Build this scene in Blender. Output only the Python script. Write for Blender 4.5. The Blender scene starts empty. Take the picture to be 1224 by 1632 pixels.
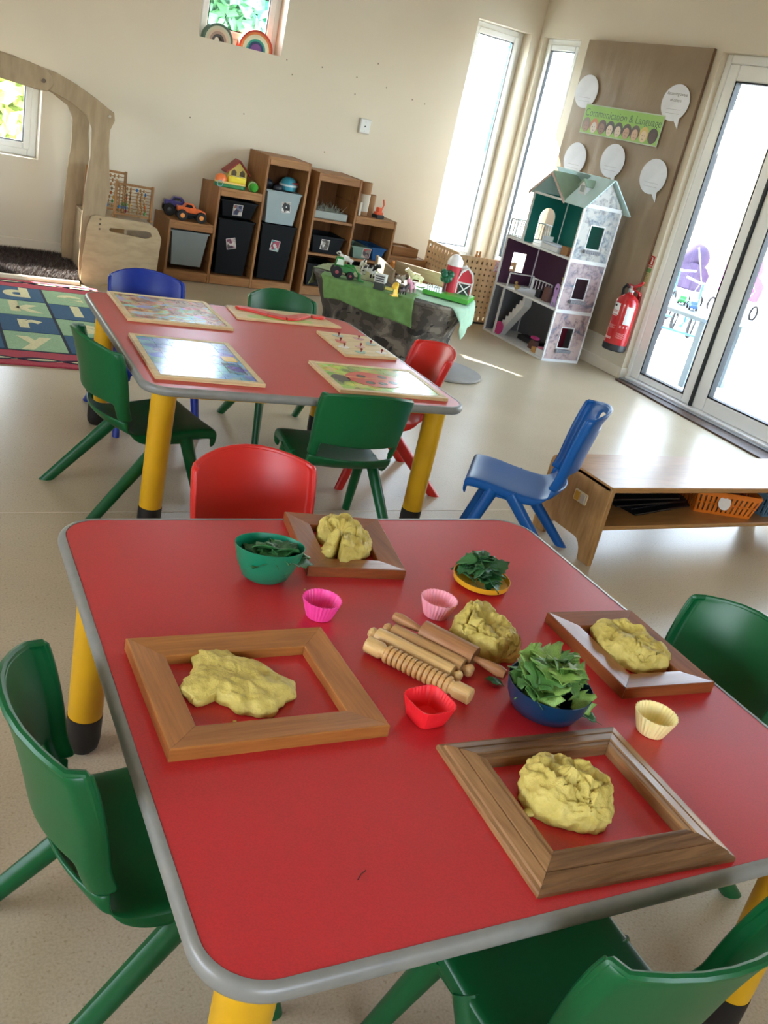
import bpy, bmesh, math, random
from math import sin, cos, pi, radians as RAD
from mathutils import Vector, Matrix, noise
random.seed(7)
S = bpy.context.scene
C = S.collection
# ------------------------------------------------------------------ camera
yaw, pitch, roll = .571, .394, .229
fw = Vector((sin(yaw)*cos(pitch), cos(yaw)*cos(pitch), -sin(pitch)))
rt = Vector((cos(yaw), -sin(yaw), 0)); up = rt.cross(fw)
r2 = rt*cos(roll)+up*sin(roll); u2 = up*cos(roll)-rt*sin(roll)
cam = bpy.data.cameras.new('camera'); camo = bpy.data.objects.new('camera', cam); C.objects.link(camo)
cam.sensor_fit = 'VERTICAL'; cam.sensor_height = 36; cam.lens = 36*1486.7/1632; cam.clip_start = .05; cam.clip_end = 200
M4 = Matrix(((r2.x, u2.x, -fw.x, 0), (r2.y, u2.y, -fw.y, 0), (r2.z, u2.z, -fw.z, 1.42), (0, 0, 0, 1)))
camo.matrix_world = M4
S.camera = camo
# ------------------------------------------------------------------ sky, sun, exposure
w = bpy.data.worlds.new('sky'); S.world = w; w.use_nodes = True
nt = w.node_tree; nt.nodes.clear()
wo = nt.nodes.new('ShaderNodeOutputWorld'); bg = nt.nodes.new('ShaderNodeBackground')
sky = nt.nodes.new('ShaderNodeTexSky'); sky.sky_type = 'NISHITA'; sky.sun_disc = False
sun_dir = Vector((.485, -.875, -.80)).normalized()     # travel direction
sky.sun_elevation = RAD(41); sky.sun_rotation = math.atan2(-.44, .90)
sky.air_density = 1.0; sky.dust_density = 1.2; sky.ozone_density = .6
bg.inputs['Strength'].default_value = .62
hs = nt.nodes.new('ShaderNodeHueSaturation'); hs.inputs['Saturation'].default_value = .55; nt.links.new(sky.outputs[0], hs.inputs['Color']); nt.links.new(hs.outputs[0], bg.inputs[0]); nt.links.new(bg.outputs[0], wo.inputs[0])
sl = bpy.data.lights.new('sun', 'SUN'); sl.energy = 9; sl.angle = RAD(.6); sl.color = (1, .97, .93)
so = bpy.data.objects.new('sun', sl); C.objects.link(so); so.rotation_euler = sun_dir.to_track_quat('-Z', 'Y').to_euler()
def portal(name, loc, size, direction):
    l = bpy.data.lights.new(name, 'AREA'); l.shape = 'RECTANGLE'; l.size, l.size_y = size; l.cycles.is_portal = True
    o = bpy.data.objects.new(name, l); C.objects.link(o); o.location = loc
    o.rotation_euler = Vector(direction).to_track_quat('-Z', 'Y').to_euler()
portal('daylight_doors', (5.21, 3.6, 1.15), (3.2, 2.3), (-1, 0, 0))
portal('daylight_corner_side', (5.21, 6.87, 1.2), (.5, 2.2), (-1, 0, 0))
portal('daylight_corner_back', (4.72, 7.44, 1.2), (.6, 2.2), (0, -1, 0))
portal('daylight_high_window', (2.505, 7.44, 1.955), (.63, .63), (0, -1, 0))
portal('daylight_low_window', (.75, 7.44, .93), (.9, .6), (0, -1, 0))
portal('fill_portal_west', (-3.26, 1.3, 1.55), (2.6, 1.2), (1, 0, 0))  # sky portal for the fill opening added in the unseen left wall
portal('fill_portal_south', (.4, -2.76, 1.55), (2.0, 1.2), (0, 1, 0))  # sky portal for the fill opening added behind the camera
S.view_settings.view_transform = 'Standard'; S.view_settings.look = 'None'
S.view_settings.exposure = 2.42; S.view_settings.gamma = 1; S.view_settings.use_curve_mapping = False
S.cycles.use_denoising = True
S.cycles.max_bounces = 10; S.cycles.diffuse_bounces = 6; S.cycles.transparent_max_bounces = 16
S.cycles.caustics_reflective = False; S.cycles.caustics_refractive = False
S.cycles.sample_clamp_indirect = 6

# ------------------------------------------------------------------ materials
def lin(h):
    if isinstance(h, str):
        h = h.lstrip('#'); c = [int(h[i:i+2], 16)/255 for i in (0, 2, 4)]
    else: c = [v/255 for v in h]
    return tuple((v/12.92 if v <= .04045 else ((v+.055)/1.055)**2.4) for v in c)+(1,)
class Nd:
    def __init__(s, name):
        s.m = bpy.data.materials.new(name); s.m.use_nodes = True; s.t = s.m.node_tree
        s.b = s.t.nodes['Principled BSDF']; s.tc = s.t.nodes.new('ShaderNodeTexCoord')
    def n(s, ty, **kw):
        x = s.t.nodes.new('ShaderNode'+ty)
        for k, v in kw.items():
            if k in x.inputs.keys(): x.inputs[k].default_value = v
            else: setattr(x, k, v)
        return x
    def l(s, a, b): s.t.links.new(a, b)
    def mapping(s, scale=(1, 1, 1), rot=(0, 0, 0), co='Object'):
        m = s.n('Mapping'); m.inputs['Scale'].default_value = scale; m.inputs['Rotation'].default_value = rot
        s.l(s.tc.outputs[co], m.inputs[0]); return m.outputs[0]
    def noise(s, v, scale, detail=3, rough=.5, dist=0):
        x = s.n('TexNoise'); x.inputs['Scale'].default_value = scale; x.inputs['Detail'].default_value = detail
        x.inputs['Roughness'].default_value = rough; x.inputs['Distortion'].default_value = dist
        s.l(v, x.inputs['Vector']); return x.outputs['Fac']
    def ramp(s, f, stops, interp='LINEAR'):
        r = s.n('ValToRGB'); cr = r.color_ramp; cr.interpolation = interp
        while len(cr.elements) < len(stops): cr.elements.new(.5)
        for e, (p, c) in zip(cr.elements, stops): e.position = p; e.color = c
        s.l(f, r.inputs[0]); return r.outputs[0]
    def bump(s, f, st, dist=.01):
        b = s.n('Bump'); b.inputs['Strength'].default_value = st; b.inputs['Distance'].default_value = dist
        s.l(f, b.inputs['Height']); s.l(b.outputs[0], s.b.inputs['Normal'])
    def P(s, **kw):
        for k, v in kw.items(): s.b.inputs[k].default_value = v
_mc = {}
def pm(name, col, rough=.5, metal=0, var=.06, vs=8, bump=0, bs=60, coat=0, sss=0, spec=.5):
    """plain painted / plastic material with slight procedural variation"""
    if name in _mc: return _mc[name]
    d = Nd(name); c = lin(col)
    f = d.noise(d.mapping(), vs, 3)
    lo = tuple(max(0, x*(1-var)) for x in c[:3])+(1,); hi = tuple(min(1, x*(1+var)) for x in c[:3])+(1,)
    d.l(d.ramp(f, [(.3, lo), (.7, hi)]), d.b.inputs['Base Color'])
    d.P(Roughness=rough, Metallic=metal)
    d.b.inputs['Specular IOR Level'].default_value = spec
    if coat: d.b.inputs['Coat Weight'].default_value = coat; d.b.inputs['Coat Roughness'].default_value = .08
    if sss: d.b.inputs['Subsurface Weight'].default_value = sss; d.b.inputs['Subsurface Radius'].default_value = (.01, .006, .004)
    if bump: d.bump(d.noise(d.mapping(), bs, 4), bump, .004)
    _mc[name] = d.m; return d.m
def wood(name, c1, c2, axis='x', scale=14, rough=.45, c3=None, stretch=.08, coat=0, knots=False):
    if name in _mc: return _mc[name]
    d = Nd(name); sc = {'x': (stretch, 1, 1), 'y': (1, stretch, 1), 'z': (1, 1, stretch)}[axis]
    v = d.mapping(sc)
    f = d.noise(v, scale, 6, .6, 1.2)
    st = [(.3, lin(c1)), (.62, lin(c2))]
    if c3: st.append((.8, lin(c3)))
    base = d.ramp(f, st)
    g = d.noise(v, scale*9, 2)
    mx = d.n('MixRGB', blend_type='MULTIPLY'); mx.inputs[0].default_value = .35
    d.l(base, mx.inputs[1]); d.l(d.ramp(g, [(.35, (.55, .5, .45, 1)), (.6, (1, 1, 1, 1))]), mx.inputs[2])
    out = mx.outputs[0]; d.b.inputs['Specular IOR Level'].default_value = .35
    if knots:
        vo = d.n('TexVoronoi'); vo.inputs['Scale'].default_value = 5; d.l(d.mapping(tuple(.45 if s_ < 1 else 1 for s_ in sc)), vo.inputs['Vector'])
        m2 = d.n('MixRGB', blend_type='MULTIPLY'); m2.inputs[0].default_value = .8
        d.l(out, m2.inputs[1]); d.l(d.ramp(vo.outputs['Distance'], [(.03, (.25, .14, .07, 1)), (.09, (1, 1, 1, 1))]), m2.inputs[2]); out = m2.outputs[0]
    d.l(out, d.b.inputs['Base Color']); d.P(Roughness=rough); d.bump(g, .15, .002)
    if coat: d.b.inputs['Coat Weight'].default_value = coat; d.b.inputs['Coat Roughness'].default_value = .15
    _mc[name] = d.m; return d.m
def glass(name='window_glass'):
    if name in _mc: return _mc[name]
    d = Nd(name); t = d.n('BsdfTransparent'); t.inputs[0].default_value = (.93, .97, .97, 1); g = d.n('BsdfGlossy'); g.inputs['Roughness'].default_value = .02
    lw = d.n('LayerWeight'); lw.inputs['Blend'].default_value = .5; pw = d.n('Math', operation='POWER'); d.l(lw.outputs['Facing'], pw.inputs[0]); pw.inputs[1].default_value = 4.0
    ma = d.n('Math', operation='MULTIPLY_ADD'); d.l(pw.outputs[0], ma.inputs[0]); ma.inputs[1].default_value = .6; ma.inputs[2].default_value = .035
    mx = d.n('MixShader'); d.l(ma.outputs[0], mx.inputs[0]); d.l(t.outputs[0], mx.inputs[1]); d.l(g.outputs[0], mx.inputs[2])
    d.l(mx.outputs[0], d.t.nodes['Material Output'].inputs[0]); _mc[name] = d.m; return d.m
GL = glass()
# ------------------------------------------------------------------ mesh builder
class B:
    def __init__(s): s.v = []; s.f = []; s.mi = []; s.cur = 0
    def add(s, vs, fs):
        o = len(s.v); s.v += [tuple(v) for v in vs]; s.f += [[i+o for i in f] for f in fs]; s.mi += [s.cur]*len(fs); return s
    def box(s, x0, x1, y0, y1, z0, z1, mt=None):
        vs = [Vector((x, y, z)) for x in (x0, x1) for y in (y0, y1) for z in (z0, z1)]
        if mt is not None: vs = [mt @ v for v in vs]
        return s.add(vs, [(0, 1, 3, 2), (4, 6, 7, 5), (0, 4, 5, 1), (2, 3, 7, 6), (0, 2, 6, 4), (1, 5, 7, 3)])
    def prism(s, poly, a, b, ax='z', mt=None):
        n = len(poly)
        def P(p, h): return Vector({'z': (p[0], p[1], h), 'y': (p[0], h, p[1]), 'x': (h, p[0], p[1])}[ax])
        vs = [P(p, a) for p in poly]+[P(p, b) for p in poly]
        if mt is not None: vs = [mt @ v for v in vs]
        return s.add(vs, [list(range(n))[::-1], list(range(n, 2*n))]+[(i, (i+1) % n, n+(i+1) % n, n+i) for i in range(n)])
    def cone(s, p0, p1, r0, r1=None, n=16, cap=True, sq=1, xa=None):
        p0 = Vector(p0); p1 = Vector(p1); r1 = r0 if r1 is None else r1
        d = (p1-p0).normalized(); a = Vector(xa) if xa else (Vector((0, 0, 1)) if abs(d.z) < .9 else Vector((1, 0, 0)))
        u = a.cross(d).normalized(); v = d.cross(u)
        vs = [p0+(u*cos(2*pi*i/n)*sq+v*sin(2*pi*i/n))*r0 for i in range(n)]+[p1+(u*cos(2*pi*i/n)*sq+v*sin(2*pi*i/n))*r1 for i in range(n)]
        fs = [(i, (i+1) % n, n+(i+1) % n, n+i) for i in range(n)]
        if cap: fs += [list(range(n))[::-1], list(range(n, 2*n))]
        return s.add(vs, fs)
    def lathe(s, prof, n=24, c=(0, 0, 0), mt=None, flute=0, sx=1, sy=1, closed=False):
        vs = []; c = Vector(c)
        for (r, z) in prof:
            for i in range(n):
                a = 2*pi*i/n; rr = r*(1+flute*(1 if i % 2 else -1))
                v = Vector((rr*cos(a)*sx, rr*sin(a)*sy, z)); v = (mt @ v) if mt is not None else v; vs.append(v+c)
        m = len(prof); fs = []
        for j in range(m-1 if not closed else m):
            k = (j+1) % m
            for i in range(n): fs.append((j*n+i, j*n+(i+1) % n, k*n+(i+1) % n, k*n+i))
        if not closed:
            if prof[0][0] > 1e-5: fs.append(list(range(n))[::-1])
            if prof[-1][0] > 1e-5: fs.append([(m-1)*n+i for i in range(n)])
        return s.add(vs, fs)
    def ball(s, c, r, n=14, sc=(1, 1, 1), mt=None):
        c = Vector(c); vs = []; m = max(6, n//2)
        for j in range(m+1):
            t = pi*j/m
            for i in range(n):
                a = 2*pi*i/n; v = Vector((r*sc[0]*sin(t)*cos(a), r*sc[1]*sin(t)*sin(a), -r*sc[2]*cos(t)))
                if mt is not None: v = mt @ v
                vs.append(v+c)
        return s.add(vs, [(j*n+i, j*n+(i+1) % n, (j+1)*n+(i+1) % n, (j+1)*n+i) for j in range(m) for i in range(n)])
    def tube(s, pts, r, n=8, closed=False):
        pts = [Vector(p) for p in pts]; k = len(pts); vs = []; prev = None
        rr = r if isinstance(r, (list, tuple)) else [r]*k
        for i, p in enumerate(pts):
            d = ((pts[(i+1) % k]-pts[i-1]) if closed else (pts[min(i+1, k-1)]-pts[max(i-1, 0)])).normalized()
            if prev is None: prev = d.orthogonal().normalized()
            u = (prev-d*prev.dot(d)).normalized(); prev = u; v = d.cross(u)
            vs += [p+(u*cos(2*pi*j/n)+v*sin(2*pi*j/n))*rr[i] for j in range(n)]
        fs = [(i*n+j, i*n+(j+1) % n, ((i+1) % k)*n+(j+1) % n, ((i+1) % k)*n+j) for i in range(k if closed else k-1) for j in range(n)]
        if not closed: fs += [list(range(n))[::-1], [(k-1)*n+j for j in range(n)]]
        return s.add(vs, fs)
    def grid(s, fn, nu, nv, skip=None):
        vs = [fn(i/nu, j/nv) for j in range(nv+1) for i in range(nu+1)]
        fs = [(j*(nu+1)+i, j*(nu+1)+i+1, (j+1)*(nu+1)+i+1, (j+1)*(nu+1)+i) for j in range(nv) for i in range(nu) if not (skip and skip(i, j))]
        return s.add(vs, fs)
    def build(s, name, mat, parent=None, smooth=False, bevel=0, seg=2, sub=0, solid=0, ang=35):
        me = bpy.data.meshes.new(name); me.from_pydata(s.v, [], s.f)
        bm = bmesh.new(); bm.from_mesh(me)
        if smooth or solid: bmesh.ops.remove_doubles(bm, verts=bm.verts, dist=1e-5)
        bmesh.ops.recalc_face_normals(bm, faces=bm.faces); bm.to_mesh(me); bm.free()
        for m in (mat if isinstance(mat, (list, tuple)) else [mat]): me.materials.append(m)
        if isinstance(mat, (list, tuple)) and len(me.polygons) == len(s.mi):
            for p, k in zip(me.polygons, s.mi): p.material_index = k
        o = bpy.data.objects.new(name, me); C.objects.link(o)
        if parent: o.parent = parent
        if smooth:
            for p in me.polygons: p.use_smooth = True
            me.set_sharp_from_angle(angle=RAD(ang))
        if solid:
            md = o.modifiers.new('solid', 'SOLIDIFY'); md.thickness = solid; md.offset = 0
        if bevel:
            md = o.modifiers.new('bevel', 'BEVEL'); md.width = bevel; md.segments = seg; md.limit_method = 'ANGLE'; md.angle_limit = RAD(40)
            for p in me.polygons: p.use_smooth = True
            me.set_sharp_from_angle(angle=RAD(ang))
        if sub:
            md = o.modifiers.new('sub', 'SUBSURF'); md.levels = md.render_levels = sub
        return o
def tag(o, label=None, cat=None, group=None, kind=None):
    if label: o['label'] = label
    if cat: o['category'] = cat
    if group: o['group'] = group
    if kind: o['kind'] = kind
    return o
def thing(name, label, cat, loc=(0, 0, 0), rz=0, group=None, kind=None):
    o = bpy.data.objects.new(name, None); C.objects.link(o); o.location = loc; o.rotation_euler = (0, 0, rz); o.empty_display_size = .05
    return tag(o, label, cat, group, kind)
def copy_tree(o, parent=None):
    c = o.copy(); C.objects.link(c); c.parent = parent
    for ch in o.children: copy_tree(ch, c)
    return c
def text_mesh(name, txt, size, mat, mt, parent, depth=.0004, align='CENTER', bold=0):
    cu = bpy.data.curves.new(name, 'FONT'); cu.body = txt; cu.size = size; cu.align_x = align; cu.align_y = 'CENTER'; cu.extrude = depth; cu.offset = bold
    t = bpy.data.objects.new(name+'_curve', cu); C.objects.link(t)
    dg = bpy.context.evaluated_depsgraph_get()
    me = bpy.data.meshes.new_from_object(t.evaluated_get(dg)); bpy.data.objects.remove(t)
    me.transform(mt); me.materials.clear(); me.materials.append(mat)
    o = bpy.data.objects.new(name, me); C.objects.link(o)
    if parent: o.parent = parent
    return o
def basis(o, ex, ey, ez=None):
    ex = Vector(ex).normalized(); ey = Vector(ey).normalized(); ez = Vector(ez) if ez else ex.cross(ey)
    return Matrix(((ex.x, ey.x, ez.x, o[0]), (ex.y, ey.y, ez.y, o[1]), (ex.z, ey.z, ez.z, o[2]), (0, 0, 0, 1)))
def rrect(w, d, r, n=8, cx=0, cy=0):
    out = []
    for k, (sx, sy) in enumerate(((1, 1), (-1, 1), (-1, -1), (1, -1))):
        for i in range(n+1):
            a = pi/2*k+pi/2*i/n; out.append((cx+sx*(w/2-r)+r*cos(a), cy+sy*(d/2-r)+r*sin(a)))
    return out
# ================================================================== SETTING
WY, WX = 7.18, 5.05
def wallmat():
    d = Nd('cream_wall_paint'); f = d.noise(d.mapping(), 1.2, 3); g = d.noise(d.mapping(), 160, 2)
    d.l(d.ramp(f, [(.3, lin('#d5cab6')), (.7, lin('#dbd1be'))]), d.b.inputs['Base Color']); d.P(Roughness=.55); d.bump(g, .06, .002); return d.m
WALL = wallmat()
def floormat():
    d = Nd('beige_vinyl_floor'); v = d.mapping()
    f = d.noise(v, 2.0, 4); g = d.noise(v, 95, 3, .6); h = d.noise(v, 190, 2)
    a = d.ramp(f, [(.3, lin('#b7a88c')), (.7, lin('#c2b499'))])
    m = d.n('MixRGB', blend_type='MULTIPLY'); m.inputs[0].default_value = .55; d.l(a, m.inputs[1])
    d.l(d.ramp(g, [(.30, (.66, .60, .52, 1)), (.40, (1, 1, 1, 1)), (.7, (1.0, 1.0, 1, 1))]), m.inputs[2])
    m2 = d.n('MixRGB', blend_type='MULTIPLY'); m2.inputs[0].default_value = .35; d.l(m.outputs[0], m2.inputs[1])
    d.l(d.ramp(h, [(.4, (.7, .66, .6, 1)), (.6, (1, 1, 1, 1))]), m2.inputs[2])
    d.l(m2.outputs[0], d.b.inputs['Base Color']); d.P(Roughness=.30); d.b.inputs['Specular IOR Level'].default_value = .2
    d.bump(g, .05, .002); return d.m
FLOOR = floormat()
UPVC = pm('white_upvc', '#eef0f0', .3, var=.01)
SKIRT = pm('cream_gloss_skirting', '#dcd2c0', .3, var=.02)
def cells(openings, a0, a1, z0, z1):
    us = sorted({a0, a1, *[o[0] for o in openings], *[o[1] for o in openings]}); zs = sorted({z0, z1, *[o[2] for o in openings], *[o[3] for o in openings]})
    for i in range(len(us)-1):
        for j in range(len(zs)-1):
            cu, cz = (us[i]+us[i+1])/2, (zs[j]+zs[j+1])/2
            if not any(o[0] < cu < o[1] and o[2] < cz < o[3] for o in openings): yield us[i], us[i+1], zs[j], zs[j+1]
b = B()
for u0, u1, z0, z1 in cells([(.3, 1.176, .63, 1.225), (2.19, 2.82, 1.64, 2.27), (4.43, 4.97, .40, 2.27)], -3.3, 5.19, 0, 3.3): b.box(u0, u1, WY, WY+.20, z0, z1)
tag(b.build('wall_back', WALL), kind='structure')
b = B()
for u0, u1, z0, z1 in cells([(2.0, 5.10, 0, 2.257), (6.62, 7.12, .40, 2.27)], -3.0, WY, 0, 3.3): b.box(WX, WX+.14, u0, u1, z0, z1)
tag(b.build('wall_right', WALL), kind='structure')
b = B()
for u0, u1, z0, z1 in cells([(.0, 2.6, .95, 2.15)], -3.0, WY, 0, 3.3): b.box(-3.26, -3.0, u0, u1, z0, z1)  # opening added in this unseen wall to let in fill light
tag(b.build('wall_left', WALL), kind='structure')
b = B()
for u0, u1, z0, z1 in cells([(-.6, 1.4, .95, 2.15)], -3.0, 5.05, 0, 3.3): b.box(u0, u1, -2.76, -2.5, z0, z1)  # window hole behind the camera, added for fill light
tag(b.build('wall_near', WALL), kind='structure')
tag(B().box(-3.26, 5.19, -2.76, 7.38, 3.2, 3.4).build('ceiling', pm('white_ceiling', '#ece8e0', .8)), kind='structure')
tag(B().box(-3.26, 5.19, -2.76, 7.38, -.12, 0).build('floor', FLOOR), kind='structure')
tag(B().box(-3, 5.04, 2.905, 2.911, 0, .0009, Matrix.Rotation(-.012, 4, 'Z')).build('trim_1', pm('floor_weld', '#cbbfa8', .5)), kind='structure')
# skirting
tag(B().box(-3, 4.43, WY-.018, WY, 0, .085).build('baseboard_back', SKIRT, bevel=.006), kind='structure')
tag(B().box(WX-.018, WX, 5.10, 6.62, 0, .085).box(WX-.018, WX+.07, 5.08, 5.10, 0, .085).build('baseboard_right', SKIRT, bevel=.006), kind='structure')
# windows: outer frame, sash frame, glass pane
def window_x(n, x0, x1, z0, z1, y, fr=.055, sash=.045, mull=None):
    o = tag(thing('window_%d' % n, None, None), kind='structure')
    def ring(a0, a1, c0, c1, w_, y0, y1):
        k = B(); k.box(a0, a0+w_, y0, y1, c0, c1); k.box(a1-w_, a1, y0, y1, c0, c1); k.box(a0+w_, a1-w_, y0, y1, c0, c0+w_); k.box(a0+w_, a1-w_, y0, y1, c1-w_, c1); return k
    ring(x0, x1, z0, z1, fr, y, y+.07).build('window_frame', UPVC, o, bevel=.006)
    ring(x0+fr*.8, x1-fr*.8, z0+fr*.8, z1-fr*.8, sash, y-.018, y+.02).build('sash', UPVC, o, bevel=.008)
    q = fr*.8+sash
    k = B(); g_ = .006; a0, a1, c0, c1 = x0+q, x1-q, z0+q, z1-q
    k.box(a0, a0+g_, y-.012, y+.01, c0, c1); k.box(a1-g_, a1, y-.012, y+.01, c0, c1); k.box(a0, a1, y-.012, y+.01, c0, c0+g_); k.box(a0, a1, y-.012, y+.01, c1-g_, c1)
    k.build('rubber_gasket', pm('black_gasket', '#22262a', .6), o)
    B().box(x0+q, x1-q, y, y+.006, z0+q, z1-q).build('pane', GL, o)
    return o
window_x(1, .3, 1.176, .63, 1.225, 7.30)
window_x(2, 2.19, 2.82, 1.64, 2.27, 7.32, .05, .05)
w3 = window_x(3, 4.43, 4.97, .40, 2.27, 7.30, .05, .05)
def window_y(n, y0, y1, z0, z1, x):
    o = window_x(n, -y1, -y0, z0, z1, 0); o.location = (x, 0, 0); o.rotation_euler = (0, 0, -pi/2); return o
window_y(4, 6.62, 7.12, .40, 2.27, 5.10)
# patio doors
dr = tag(thing('door_1', None, None), kind='structure')
FX0, FX1 = 5.10, 5.17
def vbar(y0, y1, z0, z1, nm, x0=FX0, x1=FX1, bev=.008): return B().box(x0, x1, y0, y1, z0, z1).build(nm, UPVC, dr, bevel=bev)
vbar(5.055, 5.10, 0, 2.257, 'frame_jamb'); vbar(2.0, 2.05, 0, 2.257, 'frame_jamb'); vbar(2.05, 5.055, 2.20, 2.257, 'frame_head'); vbar(2.05, 5.055, .012, .035, 'threshold', 5.06, 5.19)
def sash(y0, y1, x0, bot, stile=.085):
    x1 = x0+.055
    k = B(); k.box(x0, x1, y0, y0+stile, .035, 2.20); k.box(x0, x1, y1-stile, y1, .035, 2.20); k.box(x0, x1, y0+stile, y1-stile, .035, bot); k.box(x0, x1, y0+stile, y1-stile, 2.10, 2.20)
    o = k.build('door_sash', UPVC, dr, bevel=.01, seg=3)
    g_ = .01; a0, a1 = y0+stile, y1-stile
    k = B(); k.box(x0+.004, x1, a0, a0+g_, bot, 2.1); k.box(x0+.004, x1, a1-g_, a1, bot, 2.1); k.box(x0+.004, x1, a0, a1, bot, bot+g_); k.box(x0+.004, x1, a0, a1, 2.1-g_, 2.1)
    k.build('rubber_gasket', pm('black_gasket', '#22262a', .6), o)
    B().box(x0+.02, x0+.03, a0, a1, bot, 2.1).build('pane', GL, o)
def sashes():
    sash(4.425, 5.055, 5.105, .085, .088); sash(3.45, 4.415, 5.115, .135, .105); sash(2.72, 3.44, 5.105, .085, .088); sash(2.05, 2.71, 5.105, .085, .088)
sashes()
B().box(5.098, 5.125, 4.41, 4.43, .036, 2.2).build('meeting_strip', pm('black_gasket', '#22262a', .6), dr)
tag(B().prism([(4.965, 5.05), (5.10, 5.06), (5.10, 2.0), (4.72, 2.0)], 0, .012).build('trim_2', wood('brown_threshold', '#4c3a30', '#5d4a3e', 'y', 20), bevel=.003), kind='structure')
tag(B().box(5.01, 5.12, 2.0, 5.055, .012, .02).build('trim_3', pm('grey_track', '#9a9ea2', .3, .7), None), kind='structure')

# ================================================================== CHAIRS
def chair_mats(col, nm): return pm(nm, col, .36, var=.04, vs=3, spec=.38)
def seat_profile(t):
    P = [(.178, .268), (.186, .292), (.172, .309), (.10, .309), (.02, .300), (-.06, .294), (-.12, .296), (-.165, .316), (-.186, .345)]
    return interp(P, t)
def back_profile(t, bh):
    P = [(-.186, .345), (-.203, .385), (-.211, .42), (-.220, .46), (-.232, .505), (-.245, .545), (-.256, .572)]
    x, z = interp(P, t); return x-(z-.352)*.0, .352+(z-.352)*bh
def interp(P, t):
    n = len(P)-1; u = min(max(t, 0), 1)*n; i = min(int(u), n-1); f = u-i
    p0 = P[max(i-1, 0)]; p1 = P[i]; p2 = P[i+1]; p3 = P[min(i+2, n)]
    return tuple(.5*((2*b_)+(-a+c)*f+(2*a-5*b_+4*c-d)*f*f+(-a+3*b_-3*c+d)*f**3) for a, b_, c, d in zip(p0, p1, p2, p3))
def curve_back(u, t): return .062*abs(u)**2.2*t-.015*t
US = [-1.0, -1.0, -.96, -.86, -.72, -.5, -.25, 0, .25, .5, .72, .86, .96, 1.0, 1.0]
def make_chair(name, label, mat, bh=1.0, hole=False):
    t = thing(name, label, 'chair')
    nv = 22; k = B()
    def fs(i, j):
        u = US[i]; v = j/nv; x, z = seat_profile(v); edge = i in (0, len(US)-1)
        hw = .161-.011*max(0, (v-.6)/.4)-(.02*(1-v/.12)**2 if v < .12 else 0)
        rear = max(0, (v-.62)/.38)
        z -= (1-rear)*(.006*abs(u)**6 - .004*u*u); x += curve_back(u, .75)*rear
        z -= (1-rear)*.004*(1-u*u)
        if edge: z -= .03*(1-rear); x += .018*rear
        return (x, hw*u, z)
    vs = [fs(i, j) for j in range(nv+1) for i in range(len(US))]; n = len(US)
    k.add(vs, [(j*n+i, j*n+i+1, (j+1)*n+i+1, (j+1)*n+i) for j in range(nv) for i in range(n-1) ])
    k.build('seat', mat, t, smooth=True, solid=.009, sub=1, ang=80)
    nb = 18; k = B()
    def fb(i, j):
        u = US[i]; v = (j/(nb-1) if j < nb-1 else .985) if j < nb else 1.0; x, z = back_profile(v, bh); edge = i in (0, len(US)-1)
        hw = .150+.010*min(1, v*1.5)
        z += .026*(1-u*u)*max(0, (v-.3)/.7)**1.5; x += curve_back(u, .75+.25*v)
        if v > .9: hw -= .004*((v-.9)/.1)**2
        if edge: x += .030
        return (x, hw*u, z)
    vs = [fb(i, j) for j in range(nb+1) for i in range(n)]
    def sk(i, j):
        if j < 4 and 3 <= i <= n-5: return True
        if hole and 13 <= j < 15 and 4 < i < n-6: return True
        return False
    k.add(vs, [(j*n+i, j*n+i+1, (j+1)*n+i+1, (j+1)*n+i) for j in range(nb) for i in range(n-1) if not sk(i, j)])
    k.build('backrest', mat, t, smooth=True, solid=.012, sub=1, ang=80)
    rim = []
    for j in range(6, nb+1): p = fb(0, j); rim.append((p[0]-.012, p[1], p[2]))
    for i in range(2, n-2): p = fb(i, nb); rim.append((p[0]-.001, p[1], p[2]))
    for j in range(nb, 5, -1): p = fb(n-1, j); rim.append((p[0]-.012, p[1], p[2]))
    m_ = nb-5; rr_ = [.0035+.0035*min(1, q/8) for q in range(len(rim))]; rr_ = [min(a, b_) for a, b_ in zip(rr_, rr_[::-1])]
    B().tube(rim, rr_, 8).build('rolled_rim', mat, t, smooth=True)
    for s in (-1, 1):
        for (a, c, r0, r1) in (((.075, s*.150, .288), (.165, s*.172, .0), .025, .018), ((.005, s*.150, .285), (-.262, s*.190, .0), .026, .019)):
            k = B(); a = Vector(a); c = Vector(c)
            k.cone(a, c, r0, r1, 12, sq=.8)
            m0 = len(k.v)
            for q in range(12, 24):  # cut the foot level with the floor
                v = Vector(k.v[q]); f = (0-v.z)/(a.z-c.z); v -= (c-a)*0+(a-c)*(-f); k.v[q] = tuple(v)
            k.build('leg', mat, t, smooth=True)
        k = B(); k.prism([(.10, .287), (.088, .235), (.062, .262), (.02, .262), (-.035, .235), (-.045, .285)], s*.150-.010, s*.150+.010, 'y')
        k.build('leg_bracket', mat, t, bevel=.004)
    return t
CH = {}
def chair(kind, col, label, x, y, rz, bh=1.0, hole=False, sc=1.0, group=None):
    key = (kind, bh, hole)
    if key not in CH:
        o = make_chair('school_chair', label, chair_mats(col, kind+'_chair_plastic'), bh, hole); CH[key] = o
    else: o = copy_tree(CH[key]); o['label'] = label
    o.location = (x, y, 0); o.rotation_euler = (0, 0, rz); o.scale = (sc,)*3
    o['group'] = 'moulded school chairs around the tables'
    return o
G, RD, BD, BM = '#045229', '#c0261e', '#0a2a86', '#085092'
chair('green', G, 'green plastic chair tucked in at the left side of the near table', 0.452, 1.119, .01)
chair('green', G, 'green plastic chair at bottom right, tucked under the front edge of the near table', 0.931, 0.700, 1.6)
chair('green', G, 'green plastic chair at the right side of the near table, facing it', 1.480, 1.120, 3.04)
chair('red', RD, 'red plastic chair standing between the two tables, its back towards the far table', 0.883, 1.773, -1.514)
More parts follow.
